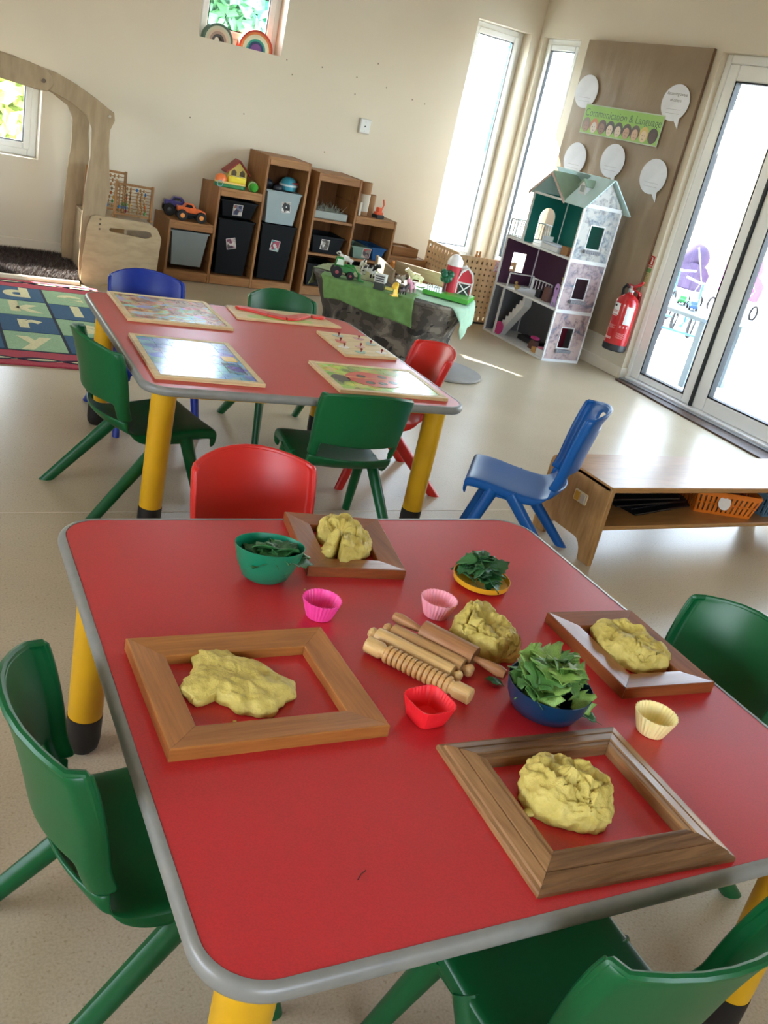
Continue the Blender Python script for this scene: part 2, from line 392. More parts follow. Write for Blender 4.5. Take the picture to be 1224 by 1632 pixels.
chair('green', G, 'green plastic chair at the left side of the far table, beside the letter rug', 0.906, 3.032, .17)
chair('green', G, 'green plastic chair at the front of the far table, its back to the near table', 1.506, 2.760, 1.485)
chair('red', RD, 'red plastic chair at the right side of the far table, before the camouflage cloth', 1.930, 3.245, 3.02)
chair('dark_blue', BD, 'dark blue plastic chair behind the far table, near the wooden arch frame', 1.125, 3.775, -1.541)
chair('green', G, 'green plastic chair behind the far table, behind the red snake puzzle', 1.712, 3.693, -1.581)
chair('blue', BM, 'mid blue plastic chair with a handle slot, standing free beside the low bench', 2.188, 2.562, 2.45, 1.32, True, .95)

# ================================================================== TABLES
def tabletop_mat(nm, c, sheen):
    d = Nd(nm); v = d.mapping(); f = d.noise(v, 420, 2); g = d.noise(v, 3, 4)
    a = d.ramp(f, [(.35, tuple(x*.86 for x in lin(c)[:3])+(1,)), (.6, lin(c))])
    m = d.n('MixRGB', blend_type='MULTIPLY'); m.inputs[0].default_value = .5; d.l(a, m.inputs[1]); d.l(d.ramp(g, [(.35, (.88, .86, .86, 1)), (.65, (1, 1, 1, 1))]), m.inputs[2])
    d.l(m.outputs[0], d.b.inputs['Base Color']); d.P(Roughness=sheen); d.b.inputs['Specular IOR Level'].default_value = .5; d.bump(f, .04, .001); return d.m
YEL = pm('yellow_leg_paint', '#d2a011', .35, var=.1, vs=6); BLK = pm('black_rubber_foot', '#17130f', .6)
GREY = pm('grey_pvc_edge', '#7d7c76', .35, var=.08, vs=30)
def table(label, x, y, rz, w_=1.175, d_=1.175, T=.5325):
    t = thing('nursery_table', label, 'table', (x, y, 0), rz, 'red square nursery tables')
    B().prism(rrect(w_-.03, d_-.03, .075), T-.024, T).build('tabletop', tabletop_mat('red_laminate', '#c2282d', .32), t)
    # rounded grey edging
    prof = [(cos(a)*.010+.0, sin(a)*.0145) for a in [(-pi/2+pi*i/8) for i in range(9)]]+[(-.004, .0145), (-.004, -.0145)]
    k = B(); path = rrect(w_-.02, d_-.02, .08, 10); n = len(path); m = len(prof); vs = []
    for i, p in enumerate(path):
        a = Vector(path[(i+1) % n])-Vector(path[i-1]); a.normalize(); nn = Vector((a.y, -a.x))
        vs += [(p[0]+nn.x*q[0], p[1]+nn.y*q[0], T-.0135+q[1]) for q in prof]
    k.add(vs, [(i*m+j, i*m+(j+1) % m, ((i+1) % n)*m+(j+1) % m, ((i+1) % n)*m+j) for i in range(n) for j in range(m)])
    k.build('edge_band', GREY, t, smooth=True, ang=50)
    h = w_/2-.088
    for sx, sy in ((1, 1), (-1, 1), (-1, -1), (1, -1)):
        l = B().cone((sx*h, sy*h, T-.03), (sx*h, sy*h, .09), .040, .037, 28).build('leg', YEL, t, smooth=True)
        B().lathe([(.0, 0), (.026, .0), (.035, .012), (.038, .03), (.0385, .093)], 28, (sx*h, sy*h, 0)).build('foot', BLK, l, smooth=True)
    for s in (-1, 1):
        for q in (-1, 1):
            B().box(min(q*h, q*(h-.34)), max(q*h, q*(h-.34)), s*h-.014, s*h+.014, T-.056, T-.026).build('corner_rail', YEL, t, bevel=.003)
            B().box(s*h-.014, s*h+.014, min(q*h, q*(h-.34)), max(q*h, q*(h-.34)), T-.056, T-.026).build('corner_rail', YEL, t, bevel=.003)
    return t
table('red square table in front, laid with frames, dough and bowls of leaves', .932, 1.185, -.035)
table('red square table behind, laid with five wooden puzzles', 1.386, 3.232, -.04, 1.17, 1.19)
T = .5325

# ================================================================== ON THE NEAR TABLE
def frame(label, pts_top, T0, wd, th, profile, mats, rz=0):
    """picture frame laid flat: outer corners (fl, fr, nr, nl) at table level; four mitred sides"""
    c = sum((Vector((p[0], p[1], 0)) for p in pts_top), Vector())/4
    t = thing('picture_frame', label, 'picture frame', (c.x, c.y, T0), 0, 'wooden picture frames around the dough')
    O = [Vector((p[0]-c.x, p[1]-c.y, 0)) for p in pts_top]
    def inset(d):
        out = []
        for i in range(4):
            a, b_, c_ = O[i-1], O[i], O[(i+1) % 4]
            d1 = (b_-a).normalized(); d2 = (c_-b_).normalized()
            n1 = Vector((d1.y, -d1.x, 0)); n2 = Vector((d2.y, -d2.x, 0))
            if n1.dot(-b_) < 0: n1 = -n1
            if n2.dot(-b_) < 0: n2 = -n2
            k = n1+n2; out.append(b_+k*(d/(1+n1.dot(n2))))
        return out
    rings = [(inset(d*wd), z*th) for d, z in profile]
    for i in range(4):
        j = (i+1) % 4; k = B(); vs = []
        g = (O[j]-O[i]).normalized()*.0003
        for pts, z in rings: vs += [pts[i]+g+Vector((0, 0, z)), pts[j]-g+Vector((0, 0, z))]
        m = len(rings)
        k.add(vs, [(2*q, 2*q+1, 2*((q+1) % m)+1, 2*((q+1) % m)) for q in range(m)]+[[2*q for q in range(m)], [2*q+1 for q in range(m)]])
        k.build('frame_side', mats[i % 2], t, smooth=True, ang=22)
    return t
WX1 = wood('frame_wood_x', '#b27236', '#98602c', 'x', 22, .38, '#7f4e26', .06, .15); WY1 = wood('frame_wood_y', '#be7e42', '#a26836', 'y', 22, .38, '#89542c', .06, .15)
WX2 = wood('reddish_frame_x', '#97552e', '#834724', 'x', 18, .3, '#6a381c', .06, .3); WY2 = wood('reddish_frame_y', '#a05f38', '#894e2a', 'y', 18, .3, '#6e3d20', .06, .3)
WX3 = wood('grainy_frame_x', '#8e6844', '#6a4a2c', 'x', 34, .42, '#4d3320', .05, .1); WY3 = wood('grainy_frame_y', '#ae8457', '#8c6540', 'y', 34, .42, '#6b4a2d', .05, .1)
flat = [(0, 0), (0, .82), (.06, 1), (.30, 1.0), (.34, .86), (.97, .80), (1, .74), (1, 0)]
plain = [(0, 0), (0, .92), (.04, 1), (.72, .86), (.97, .80), (1, .74), (1, 0)]
ogee = [(0, 0), (0, .28), (.03, .40), (.13, .44), (.16, .60), (.40, .80), (.43, .72), (.47, .82), (.77, 1.0), (.80, .88), (.85, .92), (.95, .90), (1, .8), (1, 0)]
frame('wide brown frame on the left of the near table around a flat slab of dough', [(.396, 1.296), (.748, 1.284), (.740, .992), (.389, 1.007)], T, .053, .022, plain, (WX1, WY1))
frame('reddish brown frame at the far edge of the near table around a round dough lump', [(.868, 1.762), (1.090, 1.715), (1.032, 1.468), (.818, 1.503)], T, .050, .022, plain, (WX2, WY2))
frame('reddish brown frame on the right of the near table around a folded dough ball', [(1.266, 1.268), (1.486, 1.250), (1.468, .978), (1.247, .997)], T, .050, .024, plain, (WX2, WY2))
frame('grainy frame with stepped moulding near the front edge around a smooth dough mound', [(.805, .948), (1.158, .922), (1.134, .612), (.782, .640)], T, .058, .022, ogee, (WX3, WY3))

def dough_mat():
    d = Nd('yellow_play_dough'); v = d.mapping(); f = d.noise(v, 26, 5, .6); g = d.noise(v, 170, 3)
    d.l(d.ramp(f, [(.3, lin('#b39e46')), (.6, lin('#cdb962')), (.8, lin('#d8c97a'))]), d.b.inputs['Base Color']); d.P(Roughness=.62)
    d.b.inputs['Subsurface Weight'].default_value = .12; d.b.inputs['Subsurface Radius'].default_value = (.006, .004, .002)
    mx = d.n('MixRGB', blend_type='ADD'); mx.inputs[0].default_value = .35; d.l(f, mx.inputs[1]); d.l(g, mx.inputs[2]); d.bump(mx.outputs[0], .8, .006); return d.m
DO = dough_mat()
def dough(label, outline, h, z0, seed, dent=(0, 0, 0, 1), crack=1.0, nm='dough_lump', shrink=1.0):
    c = sum((Vector((p[0], p[1], 0)) for p in outline), Vector())/len(outline); outline = [(c.x+(p[0]-c.x)*shrink, c.y+(p[1]-c.y)*shrink) for p in outline]
    ang = sorted((math.atan2(p[1]-c.y, p[0]-c.x), math.hypot(p[0]-c.x, p[1]-c.y)) for p in outline)
    def rad(a):
        a = (a+pi) % (2*pi)-pi; n = len(ang)
        for i in range(n):
            a0, r0 = ang[i]; a1, r1 = ang[(i+1) % n]
            if i == n-1: a1 += 2*pi
            aa = a if a >= a0 else a+2*pi
            if a0 <= aa <= a1: f = (aa-a0)/(a1-a0); f = f*f*(3-2*f); return r0+(r1-r0)*f
        return ang[0][1]
    k = B(); NA, NR = 120, 46; sv = Vector((seed*3.1, seed*7.7, seed*1.3)); vs = []
    for j in range(NR+1):
        ph = -.35+(pi/2+.35)*j/NR
        for i in range(NA):
            a = 2*pi*i/NA; R = rad(a)*(max(cos(ph), 0)**.62)
            z = h*.28+h*.72*sin(ph) if ph > 0 else h*.28*(1+ph/.35*1.0)
            p = Vector((R*cos(a), R*sin(a), z))
            q = p*16+sv
            d = noise.fractal(q, .8, 2.1, 5)*.38+noise.noise(p*38+sv)*.16+noise.noise(p*62-sv)*.12+noise.noise(p*110+sv)*.09
            vo = noise.voronoi(p*26+sv)[0]; cr = max(0, .07-(vo[1]-vo[0]))*crack*max(0, noise.noise(p*14-sv)+.15)*3.0
            s_ = .965+.13*noise.noise(p*22+sv)+.07*noise.noise(p*60+sv)+.03*noise.noise(p*150+sv)
            zz = p.z*(1+d*.75)-cr*h*1.5*(sin(max(ph, 0))**.3 if ph > 0 else .4)
            dd = math.hypot(p.x-dent[0], p.y-dent[1])
            zz -= dent[2]*math.exp(-(dd/dent[3])**2)*h*max(0, sin(ph))
            vs.append((p.x*s_, p.y*s_, max(zz, .0006)))
    k.add(vs, [(j*NA+i, j*NA+(i+1) % NA, (j+1)*NA+(i+1) % NA, (j+1)*NA+i) for j in range(NR) for i in range(NA)]+[list(range(NA))[::-1]])
    o = k.build(nm, DO, None, smooth=True, ang=70); o.location = (c.x, c.y, z0)
    return tag(o, label, 'play dough', 'lumps of yellow play dough')
dough('flat torn slab of yellow dough inside the wide frame on the left', [(.449, 1.165), (.47, 1.19), (.487, 1.225), (.512, 1.262), (.55, 1.262), (.571, 1.232), (.60, 1.216), (.624, 1.172), (.646, 1.135), (.63, 1.105), (.600, 1.098), (.577, 1.072), (.53, 1.078), (.505, 1.108), (.493, 1.128), (.468, 1.118)], .026, T, 3, crack=1.6)
dough('round pitted lump of yellow dough inside the frame at the far edge', [(.905, 1.655), (.93, 1.70), (.98, 1.715), (1.012, 1.66), (1.005, 1.58), (.975, 1.545), (.90, 1.525), (.885, 1.545), (.925, 1.585), (.925, 1.62)], .056, T, 5, (-.02, .0, .5, .022), 1.2)
dough('folded ball of yellow dough inside the frame on the right', [(1.318, 1.165), (1.345, 1.215), (1.395, 1.215), (1.44, 1.165), (1.455, 1.105), (1.42, 1.055), (1.36, 1.055), (1.315, 1.10)], .048, T, 8, (.0, .02, .25, .02), 1.0)
dough('smooth mound of yellow dough with a split inside the front frame', [(.862, .795), (.885, .845), (.925, .872), (.965, .868), (.995, .83), (1.022, .775), (1.003, .728), (.965, .706), (.915, .718), (.88, .75)], .060, T, 11, (.03, -.01, .35, .016), .8, shrink=.92)
dough('cracked lump of yellow dough beside the rolling pins, without a frame', [(1.0, 1.235), (1.04, 1.27), (1.075, 1.30), (1.12, 1.308), (1.135, 1.25), (1.125, 1.185), (1.085, 1.135), (1.045, 1.13), (1.025, 1.16), (1.005, 1.19)], .058, T, 15, (0, 0, .2, .02), 1.5)
for i, (x, y, r) in enumerate(((.868, .778, .010), (.893, .755, .007), (.512, 1.075, .0028), (.79, 1.45, .0022), (.90, 1.545, .006), (1.045, 1.33, .003), (1.01, 1.545, .007), (.84, .86, .002))):
    k = B().ball((0, 0, r*.6), r, 8, (1.2, .8, .6)); o = k.build('dough_crumb', DO, None, smooth=True); o.location = (x, y, T)
    tag(o, ['yellow dough crumb touching the left edge of the front dough mound', 'smaller yellow dough crumb just below the front dough mound', 'tiny pale dough speck in the wide left frame below its dough', 'tiny pale dough speck on the table between the green bowl and the far frame', 'yellow dough crumb at the left foot of the far dough lump', 'tiny dough speck between the pale pink cup and the cracked dough', 'yellow dough crumb at the right foot of the far dough lump', 'tiny pale speck left of the mound inside the front frame'][i], 'crumb', 'dough crumbs on the near table')

# ---- silicone cups and bowls
def cup(label, nm, x, y, r0, r1, h, col, flute=.03, n=48, sx=1, sy=1, rz=0, mat=None, cat='baking cup', grp=None, sq=0):
    o = thing(nm, label, cat, (x, y, T), rz, grp); t_ = .0016
    mt = mat or pm(nm+col, col, .45, sss=.3, var=.03)
    k = B(); prof = [(r0*.0, .001), (r0, .001), (r0+(r1-r0)*.5, h*.5), (r1, h), (r1-t_, h), (r0+(r1-r0)*.5-t_, h*.5), (r0-t_, .004), (0, .004)]
    vs = []; m = len(prof)
    for r, z in prof:
        for i in range(n):
            a = 2*pi*i/n; rr = r*(1+flute*(.5 if i % 2 else -.5)*(z/h)**.3)
            if sq: c_, s_ = cos(a), sin(a); rr *= 1/((abs(c_)**sq+abs(s_)**sq)**(1/sq))
            vs.append((rr*cos(a)*sx, rr*sin(a)*sy, z))
    k.add(vs, [(j*n+i, j*n+(i+1) % n, (j+1)*n+(i+1) % n, (j+1)*n+i) for j in range(m-1) for i in range(n)])
    k.build('cup_wall', mt, o, smooth=not flute or n > 60, ang=30)
    return o
CG = 'silicone baking cups on the near table'
cup('hot pink fluted silicone baking cup beside the green bowl', 'baking_cup', .778, 1.352, .025, .0375, .039, '#f0489a', .05, 60, grp=CG)
cup('pale pink fluted silicone baking cup between the rolling pins and the far frame', 'baking_cup', 1.027, 1.325, .025, .0375, .039, '#f5a8b4', .05, 60, grp=CG)
cup('cream yellow fluted silicone baking cup beside the right frame', 'baking_cup', 1.232, .903, .025, .038, .040, '#f3e3a0', .05, 60, grp=CG)
cup('bright red square silicone baking cup in front of the rolling pins', 'baking_cup', .828, 1.022, .028, .0375, .038, '#e8242c', .035, 64, grp=CG, sq=4, rz=.1)
def bowl(label, x, y, prof, col, sx=1, sy=1, rz=0, tilt=0, nm='bowl'):
    o = thing(nm, label, 'bowl', (x, y, T), rz)
    B().lathe(prof, 48, sx=sx, sy=sy).build('bowl_wall', pm(col[0], col[1], .35, var=.04, coat=.2), o, smooth=True, ang=40)
    return o
bowl('teal green oval plastic bowl holding a few dark leaves', .722, 1.500, [(0, .001), (.030, .001), (.042, .010), (.055, .040), (.064, .078), (.0625, .078), (.0535, .041), (.040, .013), (.028, .005), (0, .005)], ('teal_plastic', '#077a58'), 1.10, .82, -.25)
bowl('yellow shallow plastic dish heaped with small dark leaves', 1.207, 1.432, [(0, .001), (.050, .001), (.062, .008), (.0645, .020), (.063, .020), (.060, .009), (.048, .004), (0, .004)], ('yellow_plastic', '#e8b02a'))
bowl('dark blue plastic bowl heaped with pale green lobed leaves', 1.060, 1.000, [(0, .001), (.045, .001), (.060, .008), (.071, .030), (.076, .056), (.0745, .056), (.069, .030), (.056, .01), (.04, .005), (0, .005)], ('dark_blue_plastic', '#08304e'))
# ---- leaves
def leaf_mat(nm, a, b_, rough=.45):
    d = Nd(nm); v = d.mapping(); f = d.noise(v, 40, 4); d.l(d.ramp(f, [(.3, lin(a)), (.7, lin(b_))]), d.b.inputs['Base Color']); d.P(Roughness=rough)
    d.b.inputs['Subsurface Weight'].default_value = .15; d.b.inputs['Subsurface Radius'].default_value = (.002, .004, .001); d.bump(d.noise(v, 130, 2), .3, .001); return d.m
LD = [leaf_mat('dark_leaf', '#1c4a22', '#2f6a34'), leaf_mat('dark_leaf_b', '#24552a', '#3f7a3f'), leaf_mat('dark_leaf_c', '#173d1c', '#2a5c2a')]
LP = [leaf_mat('pale_leaf', '#4c7a30', '#7aa24c'), leaf_mat('pale_leaf_b', '#335f28', '#55823a'), leaf_mat('pale_leaf_c', '#668f3e', '#93b25c')]
def leaf_mesh(kind, seed):
    rnd = random.Random(seed); n = 9; vs = []; L = 1.0; bend = rnd.uniform(.2, .9); curl = rnd.uniform(.15, .5)*(1 if rnd.random() > .3 else -1)
    for i in range(n+1):
        t = i/n
        wv = (sin(pi*t**.75)**.8)*.36 if kind == 0 else (.12+.42*sin(pi*t)**.5)*(1+.32*sin(t*pi*5.2+.4))*(1-t**6)
        if i == 0: wv = .02
        if i == n: wv = .01
        wv *= 1+.12*(1 if i % 2 else -1)
        for s in (-1, -.5, 0, .5, 1):
            z = -bend*(t-.5)**2*.6+curl*abs(s)*wv*.8+.04*sin(9*t+3*s+seed)
            vs.append((L*(t-.5)+(.05 if abs(s) == 1 and i % 2 else 0), s*wv, z))
    fs = [(i*5+j, i*5+j+1, (i+1)*5+j+1, (i+1)*5+j) for i in range(n) for j in range(4)]
    # stalk
    o = len(vs); vs += [(-.5, .012, vs[2][2]), (-.5, -.012, vs[2][2]), (-.78, -.01, vs[2][2]-.06), (-.78, .01, vs[2][2]-.06)]; fs.append((o, o+1, o+2, o+3))
    me = bpy.data.meshes.new('leaf'); me.from_pydata(vs, [], fs)
    for p in me.polygons: p.use_smooth = True
    return me
LM = {}
for kd, mats in ((0, LD), (1, LP)):
    for v_ in range(6):
        me = leaf_mesh(kd, v_*3+kd*40+1); me.materials.append(mats[v_ % 3]); LM[(kd, v_)] = me
def leaf_obj(kd, loc, size, rnd, parent=None, flat_=.5, az=None, tip=None):
    o = bpy.data.objects.new('leaf', LM[(kd, rnd.randrange(6))]); C.objects.link(o); o.parent = parent
    o.location = loc; o.scale = (size, size, size); o.rotation_euler = (rnd.uniform(-flat_, flat_), (rnd.uniform(-flat_, flat_) if tip is None else tip), rnd.uniform(0, 6.28) if az is None else az)
    md = o.modifiers.new('thick', 'SOLIDIFY'); md.thickness = .0006/size*1.0; return o
def heap(label, nm, x, y, z, R, H, n, kd, s0, s1, seed, fl=.6, sx=1, rz=0):
    rnd = random.Random(seed); t = thing(nm, label, 'leaves', (x, y, T), rz)
    for i in range(n):
        q = i/n; r = R*math.sqrt(rnd.random())*(1.0-.45*q); a = rnd.uniform(0, 2*pi)
        leaf_obj(kd, (r*cos(a)*sx, r*sin(a), z+H*q*(1-.5*(r/R)**2)), rnd.uniform(s0, s1), rnd, t, fl, a+rnd.uniform(-.8, .8))
    return t
heap('heap of pale green lobed leaves piled above the blue bowl', 'leaf_heap', 1.060, 1.002, .044, .068, .062, 48, 1, .042, .062, 4, .75)
heap('heap of small dark green leaves on the yellow dish', 'leaf_heap', 1.207, 1.436, .016, .056, .046, 46, 0, .034, .058, 9, .6)
heap('few dark leaves lying in the teal oval bowl, one poking out', 'leaf_heap', .738, 1.490, .050, .036, .026, 13, 0, .060, .092, 12, .35, 1.2, -.25)
rl = random.Random(3)
for loc, s_, az, lb in (((1.012, 1.088, T+.006), .034, 2.6, 'single dark leaf lying between the rolling pins and the blue bowl'), ((1.127, .957, T+.006), .036, 2.2, 'single dark leaf lying on the table right of the blue bowl')):
    o = leaf_obj(0, loc, s_, rl, None, .15, az); o.name = 'loose_leaf'; tag(o, lb, 'leaf')
# ---- rolling pins
def pin_prof(L, rb, rh, hl, knob):
    p = [(0, 0)]
    if knob: p += [(rh*.7, .001), (rh, hl*.3), (rh*.95, hl*.55), (rh*.55, hl*.85), (rh*.5, hl)]
    else: p += [(rh*.75, .002), (rh, hl*.25), (rh*.8, hl*.6), (rh*.6, hl*.85), (rh*.55, hl)]
    p += [(rb*.96, hl), (rb, hl+.002)]
    q = [(r, L-z) for r, z in p[::-1]]
    return p+q
LIGHTW = wood('light_pin_wood', '#dcb97c', '#cda468', 'z', 30, .45, '#bd9058', .06); MIDW = wood('mid_pin_wood', '#c49a66', '#ae8351', 'z', 30, .45, '#976d42', .06); DARKW = wood('worn_pin_wood', '#b07e52', '#97663f', 'z', 30, .5, '#7c5234', .06)
def pin(label, a, b_, prof, mat, n=28):
    a = Vector(a); b_ = Vector(b_); d = (b_-a).normalized()
    t = thing('rolling_pin', label, 'rolling pin', a, 0, 'wooden rolling pins in the middle of the near table')
    q = Vector((0, 0, 1)).rotation_difference(d).to_matrix().to_4x4(); t.rotation_euler = q.to_euler()
    return t, prof, mat
def mk_pin(label, a, b_, rb, rh, hl, mat, knob=True, n=28):
    L = (Vector(b_)-Vector(a)).length; t, _, _ = pin(label, a, b_, None, None)
    pr = pin_prof(L, rb, rh, hl, knob); h = len(pr)//2; m = h-2
    B().lathe(pr[m:len(pr)-m], n).build('roller', mat, t, smooth=True, ang=40)
    B().lathe(pr[:m+1], n).build('handle', mat, t, smooth=True, ang=50); B().lathe(pr[-m-1:], n).build('handle', mat, t, smooth=True, ang=50)
# engraved pin
a, b_ = Vector((.815, 1.224, T+.0168)), Vector((.927, 1.040, T+.0168)); L = (b_-a).length
t, _, _ = pin('light wooden rolling pin with turned rings along its body, frontmost of the pins', a, b_, None, None)
P_ = [(0, 0), (.0135, 0), (.0155, .002), (.0155, .030), (.013, .034), (.0115, .037), (.0125, .040)]
B().lathe(P_, 28).build('handle', LIGHTW, t, smooth=True, ang=40)
prf = [(.0125, .040)]; z = .040; e_ = L-.040; nrg = 13
for i in range(nrg):
    z0 = .041+(e_-.041)*i/nrg; dz = (e_-.041)/nrg
    prf += [(.0155, z0+dz*.10), (.0168, z0+dz*.3), (.0168, z0+dz*.62), (.0155, z0+dz*.82), (.0125, z0+dz*.86), (.0125, z0+dz*.99)]
prf.append((.0125, e_))
B().lathe(prf, 28).build('ringed_roller', wood('ringed_pin_wood', '#d6ae72', '#c2945a', 'z', 30, .45, '#a87843', .06), t, smooth=True, ang=25)
B().lathe([(.0125, L-.040), (.0115, L-.037), (.013, L-.034), (.0155, L-.030), (.0155, L-.002), (.0135, L), (0, L)], 28).build('handle', LIGHTW, t, smooth=True, ang=40)
mk_pin('light wooden rolling pin with small knob ends, second from the front', (.839, 1.262, T+.0165), (.941, 1.0935, T+.0165), .0165, .0115, .018, LIGHTW)
mk_pin('brownish wooden rolling pin with knob ends, third from the front', (.874, 1.270, T+.0170), (.9735, 1.106, T+.0170), .0168, .0125, .020, MIDW)
mk_pin('dark worn rolling pin with long tapered handles, lying furthest back of the pins', (.902, 1.289, T+.030), (1.029, 1.080, T+.0225), .0220, .0110, .066, DARKW, False)
tag(B().tube([(.56, .735, T+.001), (.568, .742, T+.0015), (.578, .747, T+.001)], .0007, 5).build('twig', pm('dark_twig', '#2c1a16', .8)), 'tiny dark twig lying near the front left of the near tabletop', 'twig')

# ================================================================== ON THE FAR TABLE
CF = Matrix.Rotation(-.04, 4, 'Z')
PLY = wood('pale_plywood', '#e3cda0', '#d3b985', 'x', 16, .45, None, .1)
def puzzle_mat(nm, stops, scale, dist, seed):
    d = Nd(nm); v = d.mapping((1, 1.3, 1)); f = d.noise(v, scale, 5, .65, dist)
    vo = d.n('TexVoronoi'); vo.inputs['Scale'].default_value = scale*2.6; d.l(v, vo.inputs['Vector'])
    a = d.ramp(f, [(p, lin(c)) for p, c in stops]); m = d.n('MixRGB', blend_type='OVERLAY'); m.inputs[0].default_value = .45
    d.l(a, m.inputs[1]); d.l(vo.outputs['Color'], m.inputs[2]); d.l(m.outputs[0], d.b.inputs['Base Color'])
    d.P(Roughness=.16); d.b.inputs['Specular IOR Level'].default_value = .7; return d.m
def edge_pts(p, q, sgn, amp=.22):
    """one side of a jigsaw piece with a knob"""
    p = Vector(p); q = Vector(q); d = q-p; n = Vector((-d.y, d.x)); 
    if sgn == 0: return [p]
    prof = [(0, 0), (.40, .02), (.38, .12), (.42, .20), (.5, .23), (.58, .20), (.62, .12), (.60, .02)]
    return [p+d*a+n*b_*sgn*.85 for a, b_ in prof]
def puzzle(label, corners, pic, nx, ny, bord=.02, seed=1, extra=None):
    c = sum((Vector((p[0], p[1], 0)) for p in corners), Vector())/4
    ex = (Vector((*corners[1], 0))-Vector((*corners[0], 0))+Vector((*corners[2], 0))-Vector((*corners[3], 0)))/2
    ey = (Vector((*corners[0], 0))-Vector((*corners[3], 0))+Vector((*corners[1], 0))-Vector((*corners[2], 0)))/2
    W, H = ex.length, ey.length; rz = math.atan2(ex.y, ex.x)
    t = thing('jigsaw_tray', label, 'jigsaw puzzle', (c.x, c.y, T), rz, 'wooden puzzles on the far table')
    B().box(-W/2, W/2, -H/2, H/2, 0, .006).build('tray_base', PLY, t, bevel=.001)
    k = B(); h_ = .0125
    k.box(-W/2, -W/2+bord, -H/2, H/2, .006, h_); k.box(W/2-bord, W/2, -H/2, H/2, .006, h_); k.box(-W/2+bord, W/2-bord, -H/2, -H/2+bord, .006, h_); k.box(-W/2+bord, W/2-bord, H/2-bord, H/2, .006, h_)
    k.build('tray_rim', PLY, t, bevel=.0015)
    rnd = random.Random(seed); w0, h0 = W/2-bord-.001, H/2-bord-.001
    V = [[rnd.choice((-1, 1)) for _ in range(ny)] for _ in range(nx+1)]; Hh = [[rnd.choice((-1, 1)) for _ in range(ny+1)] for _ in range(nx)]
    for i in range(nx):
        for j in range(ny):
            x0, x1 = -w0+2*w0*i/nx, -w0+2*w0*(i+1)/nx; y0, y1 = -h0+2*h0*j/ny, -h0+2*h0*(j+1)/ny
            bt = 0 if j == 0 else Hh[i][j]; tp = 0 if j == ny-1 else Hh[i][j+1]; lf = 0 if i == 0 else V[i][j]; rg = 0 if i == nx-1 else V[i+1][j]
            poly = edge_pts((x0, y0), (x1, y0), bt)+edge_pts((x1, y0), (x1, y1), rg)+list(reversed(edge_pts((x0, y1), (x1, y1), tp)[1:]+[Vector((x1, y1))]))+list(reversed(edge_pts((x0, y0), (x0, y1), lf)[1:]+[Vector((x0, y1))]))
            cc = Vector(((x0+x1)/2, (y0+y1)/2)); poly = [cc+(p-cc)*.982 for p in poly]
            B().prism(poly, .0062, .0105+rnd.uniform(0, .0006)).build('puzzle_piece', pic, t)
    if extra: extra(t, W, H)
    return t
M_p1 = puzzle_mat('print_red_engine', [(.28, '#2c3440'), (.42, '#9a4a46'), (.5, '#b9a27a'), (.58, '#8fb4d8'), (.72, '#b9cfe6')], 7, 1.5, 1)
M_p2 = puzzle_mat('print_blue_sky', [(.25, '#5a5460'), (.4, '#4f86c0'), (.55, '#7fb4e0'), (.7, '#a9cfe8')], 6, 1, 2)
M_p3 = puzzle_mat('print_green_meadow', [(.25, '#3a4a38'), (.42, '#8aa83c'), (.55, '#b8c850'), (.7, '#9fb8a0')], 8, 1.2, 3)
puzzle('jigsaw tray with a reddish and blue picture at the far table\'s back left corner', [(.920, 3.829), (1.306, 3.800), (1.340, 3.415), (.909, 3.410)], M_p1, 6, 5, seed=2)
def ladder(t, W, H):
    m = pm('print_black', '#20242c', .3); k = B()
    for y in (-.030, -.145): k.box(.10, .13, y, y+.003, .0112, .0116)
    for i in range(8): k.box(.085+.0, .145, -.135+i*.014, -.132+i*.014, .0112, .0116)
    k.box(.085, .088, -.145, -.02, .0112, .0117); k.box(.142, .145, -.145, -.02, .0112, .0117); k.build('printed_ladder', m, t)
    B().prism(rrect(.05, .06, .008, 4, .125, .02), .0112, .0118).build('printed_patch', pm('print_yellow', '#e2b83c', .2), t)
puzzle('wooden jigsaw tray with a shiny blue picture at the front left of the far table', [(.864, 3.217), (1.226, 3.186), (1.186, 2.728), (.828, 2.742)], M_p2, 6, 5, seed=5, extra=ladder)
def beetle(t, W, H):
    red = pm('print_red', '#c43a30', .2); dk = pm('print_dark', '#25282e', .2)
    k = B(); k.prism([(-.02+.11*cos(a), -.01+.085*sin(a)) for a in [2*pi*i/28 for i in range(28)]], .0113, .0117); k.build('printed_body', red, t)
    k = B(); k.prism([(-.155+.035*cos(a), -.02+.04*sin(a)) for a in [2*pi*i/20 for i in range(20)]], .0113, .0117); k.build('printed_head', dk, t)
    for x, y in ((-.06, .02), (.0, -.05), (.03, .03), (.05, -.03), (-.05, -.05)): B().prism([(x+.018*cos(a), y+.016*sin(a)) for a in [2*pi*i/14 for i in range(14)]], .0118, .0121).build('printed_spot', dk, t)
    B().box(-.13, .07, -.004, .002, .0118, .0121).build('printed_stripe', pm('print_orange', '#e0a060', .2), t)
puzzle('jigsaw tray with a red creature on green at the far table\'s front right corner', [(1.480, 3.046), (1.895, 3.012), (1.898, 2.692), (1.462, 2.712)], M_p3, 6, 4, seed=9, extra=beetle)
